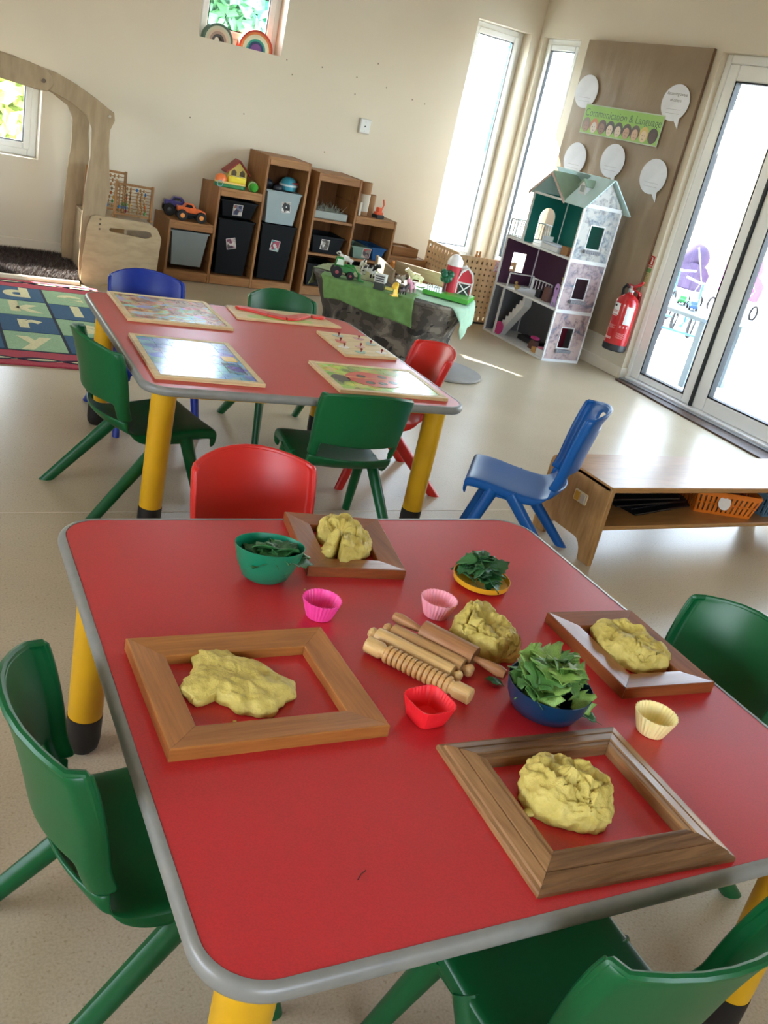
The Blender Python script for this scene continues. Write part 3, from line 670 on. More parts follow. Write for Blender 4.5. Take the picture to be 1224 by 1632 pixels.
# snake puzzle
def flat_board(nm, label, corners, th, mat, cat='wooden puzzle'):
    c = sum((Vector((p[0], p[1], 0)) for p in corners), Vector())/len(corners)
    t = thing(nm, label, cat, (c.x, c.y, T), 0, 'wooden puzzles on the far table')
    B().prism([(p[0]-c.x, p[1]-c.y) for p in corners], 0, th).build('board', mat, t, bevel=.0015); return t, c
t, c = flat_board('snake_puzzle', 'long plywood board with a raised red wooden snake at the back of the far table', [(1.42, 3.80), (1.84, 3.79), (1.885, 3.61), (1.40, 3.60)], .010, PLY)
pts = [(1.448-c.x+.40*f, 3.705-c.y+.045*sin(f*7.5+1.2)-.02*f) for f in [i/26 for i in range(27)]]
pts = pts[:22]
def ribbon(pts, wds):
    Lp, Rp = [], []
    for i, p in enumerate(pts):
        a = Vector(pts[max(i-1, 0)]); b_ = Vector(pts[min(i+1, len(pts)-1)]); d = (b_-a).normalized(); n = Vector((-d.y, d.x)); p = Vector(p); Lp.append(p+n*wds[i]); Rp.append(p-n*wds[i])
    return Lp+Rp[::-1]
segs = 5
for s_ in range(segs):
    a0 = s_*21//segs; a1 = (s_+1)*21//segs; pp = pts[a0:a1+1]
    B().prism(ribbon(pp, [.027*(1-.4*(abs((a0+i)/21-.5)*2)**3) for i in range(len(pp))]), .010, .021).build('snake_piece', pm('snake_red', '#cf3a34', .35, coat=.2), t, bevel=.002)
hx, hy = pts[-1]; B().prism([(hx+.047+.034*cos(a), hy-.006+.022*sin(a)) for a in [2*pi*i/22 for i in range(22)]], .010, .021).build('snake_piece', pm('snake_red', '#cf3a34', .35, coat=.2), t, bevel=.002)
B().prism(rrect(.30, .05, .02, 4, -.03, -.062), .010, .0104).build('printed_grass', pm('print_lime', '#a9c060', .4), t)
# peg puzzle
t, c = flat_board('peg_puzzle', 'square plywood peg board with eight small knobs at the right of the far table', [(1.714, 3.497), (1.946, 3.475), (1.937, 3.180), (1.696, 3.168)], .012, PLY)
pc = ['#a7b3a8', '#b98f8a', '#c9665a', '#9cab9c', '#ddd8cc', '#c49a8c', '#8fae9a', '#d8cfbd']
for i, (x, y) in enumerate(((1.789, 3.436), (1.874, 3.416), (1.758, 3.353), (1.900, 3.353), (1.737, 3.272), (1.823, 3.294), (1.785, 3.212), (1.886, 3.225))):
    x -= c.x; y -= c.y; rr = random.Random(i)
    o = B().prism([(x+(.022+.006*sin(3*a+i))*cos(a), y+(.020+.005*cos(2*a+i))*sin(a)) for a in [2*pi*q/18 for q in range(18)]], .012, .0145).build('inset_piece', pm('inset%d' % i, pc[i], .4), t)
    B().lathe([(.0022, .0145), (.0022, .021), (.005, .0225), (.0055, .026), (.003, .029), (0, .0295)], 12, (x, y, 0)).build('knob', pm('knob_red', '#7a1c1c', .35), o, smooth=True)

# ================================================================== BENCH
BIR = wood('birch_ply_x', '#b98a58', '#a97b49', 'x', 8, .30, None, .12, 0); BIRY = wood('birch_ply_y', '#b98f5e', '#a67c4a', 'z', 9, .4, None, .15)
BIR.node_tree.nodes['Principled BSDF'].inputs['Specular IOR Level'].default_value = .2
t = thing('low_bench', 'long low birch bench with a lower shelf, beside the blue chair', 'bench', (0, 0, 0))
for x0, x1 in ((2.495, 2.517), (3.80, 3.822)):
    pl = [(2.372, 0), (2.428, 0)]+[(2.435+.115*(1-cos(a)) if a < pi/2 else 2.435, .0) for a in ()]
    arch = [(2.44+.05*(1-cos(a)), .075*sin(a)) for a in [pi/2*i/5 for i in range(6)]]+[(2.67-.05*(1-cos(a)), .075*sin(a)) for a in [pi/2*(5-i)/5 for i in range(6)]]
    top = [(2.745, 0), (2.745, .29), (2.738, .315), (2.715, .33), (2.372, .33)]
    B().prism([(2.372, 0)]+arch+top, x0, x1, 'x').build('end_panel', BIRY, t, bevel=.003)
B().prism(rrect(1.33, .345, .01, 3, 3.16, 2.545), .312, .334).build('bench_top', BIR, t, bevel=.005)
B().box(2.517, 3.80, 2.385, 2.715, .148, .166).build('lower_shelf', wood('birch_shelf', '#b98c56', '#a87b47', 'x', 8, .35, None, .12, .2), t, bevel=.004)
B().box(2.517, 3.80, 2.70, 2.715, .166, .312).build('back_rail', BIRY, t)
pl = B().prism(rrect(.075, .045, .006, 4, 2.515, .232), 2.488, 2.495, 'x').build('socket_plate', pm('cream_plastic_plate', '#d9c7a2', .4), t, bevel=.002)
for y, cl in ((2.532, '#c9962e'), (2.498, '#cfc3ae')): B().prism(rrect(.026, .036, .003, 3, y, .232), 2.485, 2.489, 'x').build('slot_insert', pm('insert'+cl, cl, .4), pl)
# keyboards on the shelf
KB = pm('black_keyboard_plastic', '#0c0c10', .3, coat=.2); KK = pm('keycap_black', '#17181d', .35)
kb0 = None
def keyboard(label, x, y, z, rz, tilt=0, rows=True):
    global kb0
    if kb0 is None:
        t = thing('computer_keyboard', label, 'keyboard')
        k = B(); k.prism([(-.075, 0), (.075, 0), (.075, .018), (.06, .022), (-.06, .012), (-.075, .008)], -.22, .22, 'x'); k.build('case', KB, t, bevel=.003)
        for r in range(5):
            k = B(); yy = -.045+r*.021; zz = .0135+r*.0019
            for i in range(20): x0 = -.212+i*.0212; k.box(x0+.0015, x0+.0197, yy, yy+.0185, zz, zz+.005)
            tag(k.build('key_row', KK, t, bevel=.001, seg=1), kind='stuff')
        kb0 = t; o = t
    else: o = copy_tree(kb0); o['label'] = label
    o.location = (x, y, z); o.rotation_euler = (tilt, 0, rz); o['group'] = 'keyboards stacked under the bench'; return o
keyboard('black keyboard at the bottom of the stack on the bench shelf, sticking out furthest right', 2.97, 2.585, .167, .20)
keyboard('black keyboard in the middle of the stack on the bench shelf', 2.90, 2.60, .192, .10, .04)
keyboard('black keyboard on top of the stack on the bench shelf, just under the bench top', 2.83, 2.59, .222, .02, .10)
# plastic baskets
def basket(label, col, x, y, rz, L=.30, W=.20, H=.105):
    t = thing('plastic_basket', label, 'basket', (x, y, .167), rz, 'plastic baskets on the bench shelf'); m = pm('basket'+col, col, .4)
    B().box(-L/2+.02, L/2-.02, -W/2+.02, W/2-.02, 0, .004).build('basket_base', m, t)
    k = B()
    def side(p0, p1, q0, q1, n):
        p0, p1, q0, q1 = map(Vector, (p0, p1, q0, q1)); nn = (p1-p0).cross(q0-p0).normalized()*.003
        def quad(a, b_, c0, c1):
            P = lambda u, v: (p0.lerp(p1, u)).lerp(q0.lerp(q1, u), v)
            vs = [P(a, c0), P(b_, c0), P(b_, c1), P(a, c1)]; vs += [v+nn for v in vs]
            k.add(vs, [(0, 1, 2, 3), (7, 6, 5, 4), (0, 4, 5, 1), (1, 5, 6, 2), (2, 6, 7, 3), (3, 7, 4, 0)])
        quad(0, 1, 0, .12); quad(0, 1, .82, 1); quad(0, 1, .47, .53)
        for i in range(n+1): u = i/n; w_ = .3/n; quad(max(0, u-w_), min(1, u+w_), .12, .82)
    a, b_ = L/2-.02, W/2-.02; A, B_ = L/2, W/2
    side((-a, -b_, 0), (a, -b_, 0), (-A, -B_, H), (A, -B_, H), 12); side((a, b_, 0), (-a, b_, 0), (A, B_, H), (-A, B_, H), 12)
    side((a, -b_, 0), (a, b_, 0), (A, -B_, H), (A, B_, H), 8); side((-a, b_, 0), (-a, -b_, 0), (-A, B_, H), (-A, -B_, H), 8)
    k.build('slotted_wall', m, t)
    B().tube([(p[0], p[1], H) for p in rrect(L+.006, W+.006, .03, 5)], .005, 6, True).build('rim', m, t, smooth=True)
    return t
bk = basket('orange slotted plastic basket with a white round label on the bench shelf', '#e07a22', 3.30, 2.54, -.35)
B().cone((-.02+.0, -.101, .062), (-.02, -.1045, .063), .03, .03, 22).build('round_label', pm('paper_white', '#e8e4dc', .6), bk)
B().box(-.12, .12, -.07, .07, .005, .075).build('folded_card', pm('grey_card', '#b8a89a', .8, var=.3, vs=30), bk, bevel=.01)
basket('blue grey slotted plastic basket at the right edge of the picture', '#5f86a0', 3.635, 2.53, .05)

# ================================================================== TOY STORAGE UNITS
PINE = wood('pine_x', '#a87a4c', '#93643a', 'x', 10, .5, None, .1, knots=True); PINEZ = wood('pine_z', '#a47648', '#8e6038', 'z', 10, .5, None, .1, knots=True); PINED = wood('pine_side', '#936640', '#7f5330', 'z', 9, .5, None, .1)
FY, BY = 6.77, 7.165
def storage(label, cols, x0, shelves={}, dark=False):
    t = thing('storage_unit', label, 'storage shelf', (x0, FY, 0), 0, 'stepped pine storage units along the wall'); D = BY-FY; pt = .018
    tops = [c[1] for c in cols]; xs = [0]
    for c in cols: xs.append(xs[-1]+c[0])
    for i, x in enumerate(xs):
        h = max(tops[i-1] if i > 0 else 0, tops[i] if i < len(cols) else 0)
        xx = min(max(x-pt/2, 0), xs[-1]-pt)
        B().box(xx, xx+pt, .0, D, 0, h).build('side_panel', PINEZ, t, bevel=.002)
    for i, (w_, h) in enumerate(cols):
        a, b_ = xs[i]+pt*.6, xs[i+1]-pt*.6
        B().box(a, b_, .005, D, h-.018, h-.002).build('top_board', PINE, t, bevel=.001)
        B().box(a, b_, .001, .019, h-.058, h-.018).build('front_rail', PINE, t, bevel=.002)
        B().box(a, b_, .001, .019, .004, .07).build('plinth_rail', PINE, t, bevel=.002)
        B().box(a, b_, .02, D, .055, .07).build('bottom_board', PINE, t)
        B().box(a, b_, D-.008, D-.002, .07, h-.02).build('back_panel', PINED, t)
        for z in shelves.get(i, ()): B().box(a, b_, .004, D-.01, z-.012, z+.006).build('shelf_board', PINE, t, bevel=.001)
        k = B()
        for z in [.14+.1*q for q in range(int((h-.2)/.1))]:
            if any(abs(z-s_) < .05 for s_ in shelves.get(i, ())): continue
            k.box(a, a+.006, .02, D-.02, z, z+.012); k.box(b_-.006, b_, .02, D-.02, z, z+.012)
        if k.v: tag(k.build('runner_grooves', PINED, t), kind='stuff')
    return t, xs
u1, xs1 = storage('pine stepped storage unit of three columns holding grey and black bins', [(.338, .425), (.338, .70), (.338, .972)], 2.018)
u2, xs2 = storage('pine stepped storage unit of open shelves descending to the right', [(.36, .925), (.37, .66), (.36, .395)], 3.108, {0: (.585, .325), 1: (.325,)})
def bin_(label, col, x, z, h, w_=.272, dark=False, photo=None, d_=.36):
    t = thing('storage_bin', label, 'storage bin', (x, FY+.02, z), 0, 'plastic bins in the pine units'); m = pm('bin'+col, col, .6, var=.04, spec=.2)
    k = B(); y0, y1 = 0, d_; tp = .012
    def ring(w_, y0, y1, z): return [(-w_/2, y0, z), (w_/2, y0, z), (w_/2, y1, z), (-w_/2, y1, z)]
    R = [ring(w_-.05, y0+.02, y1-.02, 0), ring(w_, y0, y1, h), ring(w_-.008, y0+.004, y1-.004, h), ring(w_-.057, y0+.024, y1-.024, .004)]
    k.add([p for r in R for p in r], [(0, 1, 2, 3)]+[(a*4+i, a*4+(i+1) % 4, a*4+4+(i+1) % 4, a*4+4+i) for a in range(3) for i in range(4)]+[(15, 14, 13, 12)])
    k.build('bin_body', m, t, bevel=.004)
    k = B(); o_, i_ = rrect(w_+.026, d_+.004, .012, 4, 0, d_/2), rrect(w_-.004, d_-.03, .012, 4, 0, d_/2); n = len(o_); vs = []
    for p, z_ in ((o_, h-.008), (o_, h+.003), (i_, h+.003), (i_, h-.008)): vs += [(q[0], q[1], z_) for q in p]
    k.add(vs, [(a*n+i, a*n+(i+1) % n, ((a+1) % 4)*n+(i+1) % n, ((a+1) % 4)*n+i) for a in range(4) for i in range(n)]); k.build('bin_rim', m, t, bevel=.001)
    if photo:
        px, pz, rr, cols = photo; tl = math.atan2(.02, h)
        mt = basis((px, -.0025+.02*(1-pz/h), pz), (cos(rr), 0, sin(rr)), (-sin(rr)*cos(tl), -sin(tl), cos(rr)*cos(tl)))
        l = B().box(-.036, .036, -.040, .040, 0, .0008, mt).build('photo_label', pm('photo_white', '#cfc9c4', .35), t)
        B().box(-.032, .032, -.036, .036, .0008, .0012, mt).build('photo_print', photo_mat(cols), l)
    return t
def photo_mat(cols):
    nm = 'photo'+cols[0]
    if nm in _mc: return _mc[nm]
    d = Nd(nm); vo = d.n('TexVoronoi'); vo.inputs['Scale'].default_value = 45; d.l(d.mapping(), vo.inputs['Vector']); s_ = d.n('SeparateColor'); d.l(vo.outputs['Color'], s_.inputs[0])
    d.l(d.ramp(s_.outputs[0], [(i/len(cols), lin(c)) for i, c in enumerate(cols)], 'CONSTANT'), d.b.inputs['Base Color']); d.P(Roughness=.3); _mc[nm] = d.m; return d.m
cx = [2.018+.169, 2.018+.507, 2.018+.845]
GB, KBc = '#7f8480', '#0b0c0f'
bin_('grey bin in the lowest column of the left unit', GB, cx[0], .105, .245)
bin_('tall black bin in the middle column of the left unit, with a tilted photo', KBc, cx[1], .08, .40, photo=(-.02, .23, .25, ['#8a3038', '#5a5048', '#b8a8a0', '#3c3440', '#d0c8c0', '#7a4858']))
bin_('shallow black bin at the top of the middle column of the left unit', KBc, cx[1], .50, .115, photo=(-.005, .055, .03, ['#4a5a7a', '#8a5a4a', '#3a3c50', '#b8b0a8', '#6a7080']))
bin_('tall black bin at the bottom of the right column of the left unit', KBc, cx[2], .08, .41, photo=(-.01, .26, -.1, ['#2f7a7c', '#a04858', '#c8c0b8', '#3a5058', '#7aa0a0', '#8a4050']))
bin_('light grey bin in the right column of the left unit, with the helmet on it', '#95a2a4', cx[2], .50, .235, photo=(.03, .13, .1, ['#1c1c20', '#d8d8d4', '#4a4a50', '#a09890', '#2c2c30']))
# helmet and dark toys in the light grey bin
h_ = thing('toy_helmet', 'light blue toy helmet with a striped rim sitting on the light grey bin', 'toy helmet', (2.93, FY+.14, .745))
B().lathe([(.062, 0), (.066, .02), (.064, .05), (.05, .078), (.028, .092), (0, .097)], 24).build('shell', pm('helmet_blue', '#3f93a8', .3, coat=.3), h_, smooth=True)
B().lathe([(.060, .03), (.071, .03), (.071, .042), (.062, .046)], 24).build('rim_band', pm('helmet_band', '#c4d3d6', .35), h_, smooth=True)
for i in range(6): a = -pi/2-.2+i*.28; B().ball((.064*cos(a+.3), .064*sin(a+.3), .058), .007, 8).build('stud', pm('helmet_stud', '#b23a3c', .35), h_, smooth=True)
for i, (x, y, z, r, lb) in enumerate(((2.78, FY+.2, .765, .045, 'dark round toy lying at the left in the light grey bin'), (2.83, FY+.09, .752, .036, 'small dark round toy beside the helmet in the light grey bin'))):
    o = B().ball((0, 0, 0), r, 14, (1.1, 1, .8)).build('toy_ball', pm('toy_dark%d' % i, '#2a2c34', .4, var=.3, vs=30), None, smooth=True); o.location = (x, y, z); tag(o, lb, 'toy')
# monster trucks
def truck(label, x, y, z, rz, body, wheel, hub, sc=1):
    t = thing('monster_truck', label, 'toy truck', (x, y, z), rz); m = pm('truck'+body, body, .3, var=.15, vs=40, coat=.3); wb = pm('tyre_black', '#121214', .7)
    B().prism([(-.10, .055), (.10, .052), (.105, .075), (.06, .088), (.03, .09), (.01, .118), (-.045, .118), (-.06, .092), (-.105, .092)], -.036, .036, 'y').build('body', m, t, bevel=.007)
    B().prism([(.008, .093), (-.004, .113), (-.04, .113), (-.052, .094)], -.0375, .0375, 'y').build('windows', pm('truck_glass', '#14161c', .15), t)
    B().box(-.085, .085, -.022, .022, .036, .052).build('chassis', pm('truck_chassis', '#22242a', .5), t, bevel=.004)
    for sx in (-.068, .068):
        for sy in (-1, 1):
            wl = B().lathe([(.018, -.018), (.034, -.018), (.038, -.012), (.038, .012), (.034, .018), (.018, .018)], 20, (sx, sy*.058, .038), Matrix.Rotation(pi/2, 4, 'X')).build('wheel', wb, t, smooth=True, ang=50)
            B().lathe([(0, -.019), (.012, -.020), (.018, -.0175), (.018, .0175), (.012, .02), (0, .019)], 14, (sx, sy*.058, .038), Matrix.Rotation(pi/2, 4, 'X')).build('hub', pm('hub'+hub, hub, .35), wl, smooth=True)
    t.scale = (sc,)*3; return t
truck('orange monster truck with orange hubs on the lowest top of the left unit', 2.19, FY+.085, .4235, -.12, '#d8622a', 0, '#e08a3c')
truck('purple monster truck behind the orange one on the left unit', 2.15, FY+.24, .4235, -.18, '#3a2c7c', 0, '#2c2e34', 1.12)
# toys on the middle top
t = thing('toy_piano', 'yellow and green toy piano with an orange dome on the middle column top', 'toy', (2.455, FY+.09, .6985), -.06); t.scale = (1.15, 1.0, 1.15)
B().prism(rrect(.20, .095, .04, 6), .0, .022).build('base', pm('toy_green', '#2f7a4a', .35), t, bevel=.004)
B().prism(rrect(.20, .092, .04, 6), .022, .034).build('deck', pm('toy_cream', '#e8c87a', .35), t, bevel=.004)
B().prism(rrect(.115, .075, .012, 5, .038, 0), .034, .072).build('key_block', pm('toy_yellow', '#e6d23c', .35), t, bevel=.008)
for i in range(5): B().box(.0+i*.018, .014+i*.018, -.035, .01, .072, .0755).build('key', pm('toy_key', '#d9cf9a', .4), t, bevel=.001)
B().lathe([(.038, 0), (.037, .018), (.027, .034), (.012, .041), (0, .043)], 20, (-.062, 0, .034)).build('dome', pm('toy_orange', '#ea7a40', .3), t, smooth=True)
B().lathe([(.015, -.004), (.019, -.004), (.019, .004), (.015, .004)], 20, (-.075, -.047, .018), Matrix.Rotation(pi/2, 4, 'X'), closed=True).build('ring', pm('toy_ring', '#8fb4c4', .3), t, smooth=True)
t = thing('toy_house', 'toy house with a dark red roof and yellow front behind the toy piano', 'toy house', (2.545, FY+.24, .6985), -.05)
B().prism([(-.07, 0), (.07, 0), (.07, .105), (0, .175), (-.07, .105)], -.05, .05, 'y').build('walls', pm('house_yellow', '#d8c468', .45), t, bevel=.003)
for s in (-1, 1): B().prism([(0, .175), (s*.09, .085), (s*.096, .097), (0, .192)], -.065, .065, 'y').build('roof_panel', pm('house_roof', '#8a2a28', .45), t, bevel=.002)
for x in (-.032, .032): B().prism([(x-.02, .075), (x+.02, .075), (x+.02, .105), (x, .122), (x-.02, .105)], -.0515, -.05, 'y').build('window', pm('house_window', '#5c5138', .4), t)
B().box(-.018, .018, -.052, -.05, .0, .045).build('door', pm('house_door', '#3c342c', .5), t)
t = thing('toy_drum', 'green round toy with a pale ring beside the toy piano', 'toy', (2.625, FY+.07, .732), 0)
B().lathe([(0, -.035), (.026, -.034), (.033, -.025), (.034, .03), (.02, .05), (0, .052)], 22, (0, 0, 0), Matrix.Rotation(pi/2+.2, 4, 'X')).build('body', pm('toy_lime', '#3f9a34', .3, coat=.2), t, smooth=True)
B().lathe([(.026, .0), (.036, .0), (.036, .008), (.026, .008)], 22, (0, 0, 0), Matrix.Rotation(pi/2+.2, 4, 'X'), closed=True).build('ring', pm('toy_pale', '#c9d4b4', .35), t, smooth=True)
# ---- second unit contents
t = thing('clear_tray', 'clear plastic tray of white tinsel straws on the upper shelf', 'tray', (3.285, FY+.05, .5915))
k = B(); k.box(-.14, .14, 0, .25, 0, .004); k.box(-.14, .14, 0, .004, .004, .055); k.box(-.14, .14, .246, .25, .004, .055); k.box(-.14, -.136, 0, .25, .004, .055); k.box(.136, .14, 0, .25, .004, .055)
k.build('tray_body', pm('frosted_plastic', '#8f958e', .3), t, bevel=.003)
rr = random.Random(5); k = B()
for i in range(110):
    p = Vector((rr.uniform(-.125, .125), rr.uniform(.02, .23), .045)); d = Vector((rr.uniform(-1, 1), rr.uniform(-.6, .6), rr.uniform(.1, 1.2))).normalized()*rr.uniform(.03, .085); k.cone(p, p+d, .0022, .001, 4)
tag(k.build('tinsel_strands', pm('tinsel_pale', '#a8ab9c', .35, var=.3, vs=60), t), kind='stuff')
def open_bin(label, x, z, w_, h, col, d_=.3, ph=None):
    return bin_(label, col, x, z, h, w_, photo=ph, d_=d_)
open_bin('black bin with a photo on the middle shelf of the right unit', 3.285, .332, .27, .13, '#16181c', ph=(-.02, .07, .0, ['#3a3c40', '#a8a49c', '#6a625c', '#d0ccc4', '#504840']))
open_bin('black bin on the bottom shelf of the right unit', 3.285, .072, .28, .17, '#1c1c1e')
open_bin('pale green bin with a photo on the shelf of the middle column, right unit', 3.59, .332, .16, .09, '#7c9488', ph=(.05, .05, .0, ['#a84848', '#8a8078', '#c8b8b0', '#504a50']))
open_bin('blue bin at the right of the middle column, right unit', 3.745, .332, .12, .10, '#2f5a8c')
open_bin('dark bin at the bottom of the middle column, right unit', 3.65, .072, .28, .18, '#2a2826')
for (x, y, h, r, lb) in ((3.585, FY+.13, .25, .042, 'tall brown cardboard tube standing on the right unit'), (3.655, FY+.17, .16, .045, 'shorter brown cardboard tube behind the toy digger')):
    o = thing('cardboard_tube', lb, 'tube', (x, y, .6585)); B().lathe([(r-.004, 0), (r, 0), (r, h), (r-.004, h), (r-.004, .003)], 24).build('tube_wall', pm('cardboard', '#96704c', .8), o, smooth=True, ang=50)
    if h > .2: B().lathe([(r+.0008, .03), (r+.0008, .16)], 24).build('paper_band', pm('tube_paper', '#c9c2b4', .7), o, smooth=True)
o = B().box(-.01, .01, -.01, .01, 0, .10).build('white_block', pm('white_block_paint', '#d8d4c8', .6), None, bevel=.003); o.location = (3.525, FY+.06, .6585); tag(o, 'slim white upright block at the left end of the middle top', 'block')
t = thing('toy_digger', 'small orange toy digger on the middle column top of the right unit', 'toy digger', (3.70, FY+.07, .6585), .3)
B().prism(rrect(.075, .045, .01, 4), .028, .05).build('body', pm('digger_orange', '#d8552c', .35), t, bevel=.003)
B().box(-.02, .02, -.018, .018, .05, .085).build('cab', pm('digger_orange', '#d8552c', .35), t, bevel=.004)
B().tube([(.02, 0, .05), (.045, 0, .105), (.03, 0, .145)], .006, 6).build('boom', pm('digger_orange', '#d8552c', .35), t)
for s in (-1, 1): B().prism(rrect(.08, .03, .014, 4, 0, .015), s*.024-.008, s*.024+.008, 'y').build('track', pm('tyre_black', '#121214', .7), t)
t = thing('wooden_crate', 'small open wooden crate on the lowest column of the right unit', 'crate', (4.02, FY+.17, .395), .0)
k = B().box(-.12, .12, -.10, .10, 0, .008).build('crate_base', PINE, t)
for a in ((-.12, .12, -.10, -.09), (-.12, .12, .09, .10), (-.12, -.11, -.09, .09), (.11, .12, -.09, .09)): B().box(*a, .008, .07).build('crate_side', PINE, t, bevel=.001)
B().box(-.06, .05, -.06, .05, .008, .06, Matrix.Rotation(.4, 4, 'Z')).build('inner_block', pm('block_brown', '#8a6646', .6), t)

# ================================================================== ARCH FRAME, ABACUSES, RUGS
MAP = wood('maple_ply', '#ab977a', '#9f8b6e', 'z', 4, .45, None, .2)
t = thing('curved_playframe', 'tall curved birch playframe arching over the dark fur rug at the left', 'playframe', (0, 0, 0))
def arc_side(y0, y1):
    leg = [(1.325, .10), (1.345, .0), (1.40, 0), (1.46, .06), (1.465, .44), (1.478, .62), (1.448, .88), (1.447, .97), (1.470, 1.03), (1.462, 1.075), (1.43, 1.09)]
    ob = [(1.43, 1.09), (1.35, 1.135), (1.22, 1.195), (1.10, 1.235), (.95, 1.258), (.78, 1.27)]
    ib = [(.78, 1.14), (.95, 1.145), (1.08, 1.125), (1.20, 1.085), (1.30, 1.03), (1.335, .96), (1.34, .80), (1.325, .62), (1.322, .40)]
    B().prism(leg+ob[1:]+ib, y0, y1, 'y').build('arch_side', MAP, t, bevel=.004)
    o2 = [(.80, 1.278), (.60, 1.285), (.30, 1.26), (.0, 1.18), (-.30, 1.02), (-.45, .8), (-.5, 0), (-.36, 0), (-.33, .75), (-.20, .92), (.05, 1.05), (.30, 1.125), (.60, 1.15), (.80, 1.142), (1.0, 1.12), (1.06, 1.12), (1.09, 1.16), (1.085, 1.20), (1.05, 1.235), (.95, 1.262)]
    return B().prism(o2, y0-.018, y0-.001, 'y').build('arch_upper', MAP, t, bevel=.004)
u_ = arc_side(6.315, 6.335); arc_side(6.93, 6.95)
B().cone((1.035, 6.29, 1.175), (1.035, 6.30, 1.175), .012, .012, 14).build('bolt_head', pm('bolt_dark', '#5c4a3c', .4), t)
B().cone((1.435, 6.308, 1.05), (1.435, 6.318, 1.05), .009, .009, 14).build('bolt_head', pm('bolt_steel', '#c9c0b0', .3, .8), t)
# end panel with grip slot (near and far)
def endpanel(y0, y1):
    out = [(1.34, .03), (1.36, .0), (1.47, 0), (1.49, .02), (1.80, .02), (1.825, .06), (1.835, .36), (1.80, .42), (1.74, .447), (1.40, .45), (1.372, .44), (1.352, .38), (1.338, .16)]
    sl = [(1.50, .385), (1.49, .375), (1.50, .362), (1.73, .345), (1.755, .352), (1.77, .368), (1.76, .388), (1.735, .395)]
    # split into a panel with a slot by bridging outline and slot
    k = B(); import mathutils
    from mathutils.geometry import tessellate_polygon
    V2 = [[Vector((p[0], p[1], 0)) for p in out], [Vector((p[0], p[1], 0)) for p in sl]]; tri = tessellate_polygon(V2); allp = out+sl; n = len(allp)
    vs = [(p[0], y0, p[1]) for p in allp]+[(p[0], y1, p[1]) for p in allp]; fs = [tuple(a) for a in tri]+[tuple(q+n for q in a[::-1]) for a in tri]
    no = len(out); fs += [(i, (i+1) % no, n+(i+1) % no, n+i) for i in range(no)]; m = len(sl); fs += [(no+i, no+(i+1) % m, n+no+(i+1) % m, n+no+i) for i in range(m)]
    k.add(vs, fs); k.build('end_panel', wood('maple_panel', '#b3a07f', '#a79373', 'x', 4, .45, None, .3), t)
endpanel(6.292, 6.312); endpanel(6.955, 6.975)
for z in (.43, .40, .37): B().cone((1.43, 6.286, z), (1.43, 6.293, z), .006, .006, 10).build('bolt_head', pm('bolt_dark', '#5c4a3c', .4), t)
B().box(1.40, 1.80, 6.336, 6.93, .385, .405).build('box_top', MAP, t, bevel=.003)
B().box(1.40, 1.80, 6.336, 6.93, .02, .04).build('box_floor', MAP, t)
B().box(1.60, 1.618, 6.336, 6.93, .04, .385).build('box_divider', MAP, t); B().box(1.40, 1.418, 6.62, 6.93, .04, .385).build('box_side', MAP, t)
B().box(-.45, 1.33, 6.25, 6.291, .0, .022).build('base_rail', pm('cream_rail', '#d8ccb4', .5), t, bevel=.003)
bead_cols = ['#8a2030', '#2f6aa8', '#3c8a3c', '#c8a040', '#b8622c', '#7a5a3c', '#c9b48c']
def abacus(label, x, y, z, rz, w_, h, tilt):
    t = thing('abacus', label, 'abacus', (x, y, z), rz, 'wooden abacuses on the playframe box'); t.rotation_euler = (tilt, 0, rz); m = wood('abacus_wood', '#a07546', '#8c6236', 'z', 12, .5)
    for s in (-1, 1): B().box(s*w_/2-.009, s*w_/2+.009, -.012, .012, 0, h).build('post', m, t, bevel=.003); B().box(s*w_/2-.01, s*w_/2+.01, -.06, .06, 0, .016).build('foot', m, t, bevel=.003)
    B().box(-w_/2, w_/2, -.008, .008, h-.022, h-.006).build('top_rail', m, t, bevel=.002); B().box(-w_/2, w_/2, -.006, .006, .02, .034).build('bottom_rail', m, t, bevel=.002)
    n = 8; rr = random.Random(int(x*100))
    for i in range(n):
        zz = .05+(h-.09)*i/(n-1); r_ = B().cone((-w_/2, 0, zz), (w_/2, 0, zz), .0025, .0025, 6).build('wire', m, t)
        off = rr.uniform(-.3, .3)
        for q in range(7):
            xx = -w_/2+.025+(w_-.05)*(q/6)*.75+(w_-.05)*.12*(1+off*2)*(q > 3)
            o = B().ball((xx, 0, zz), .0125, 8, (.62, 1, 1)).build('bead', bead_m(bead_cols[(i+q//3) % 7] if rr.random() < .38 else '#a47c4e'), r_, smooth=True)
def bead_m(c): return pm('bead'+c, c, .35)
abacus('wooden bead abacus partly hidden behind the playframe leg', 1.56, 6.80, .406, -.12, .26, .285, -.12)
abacus('wooden bead abacus standing right of the playframe leg above the end panel', 1.715, 6.62, .406, -.10, .24, .235, -.1)
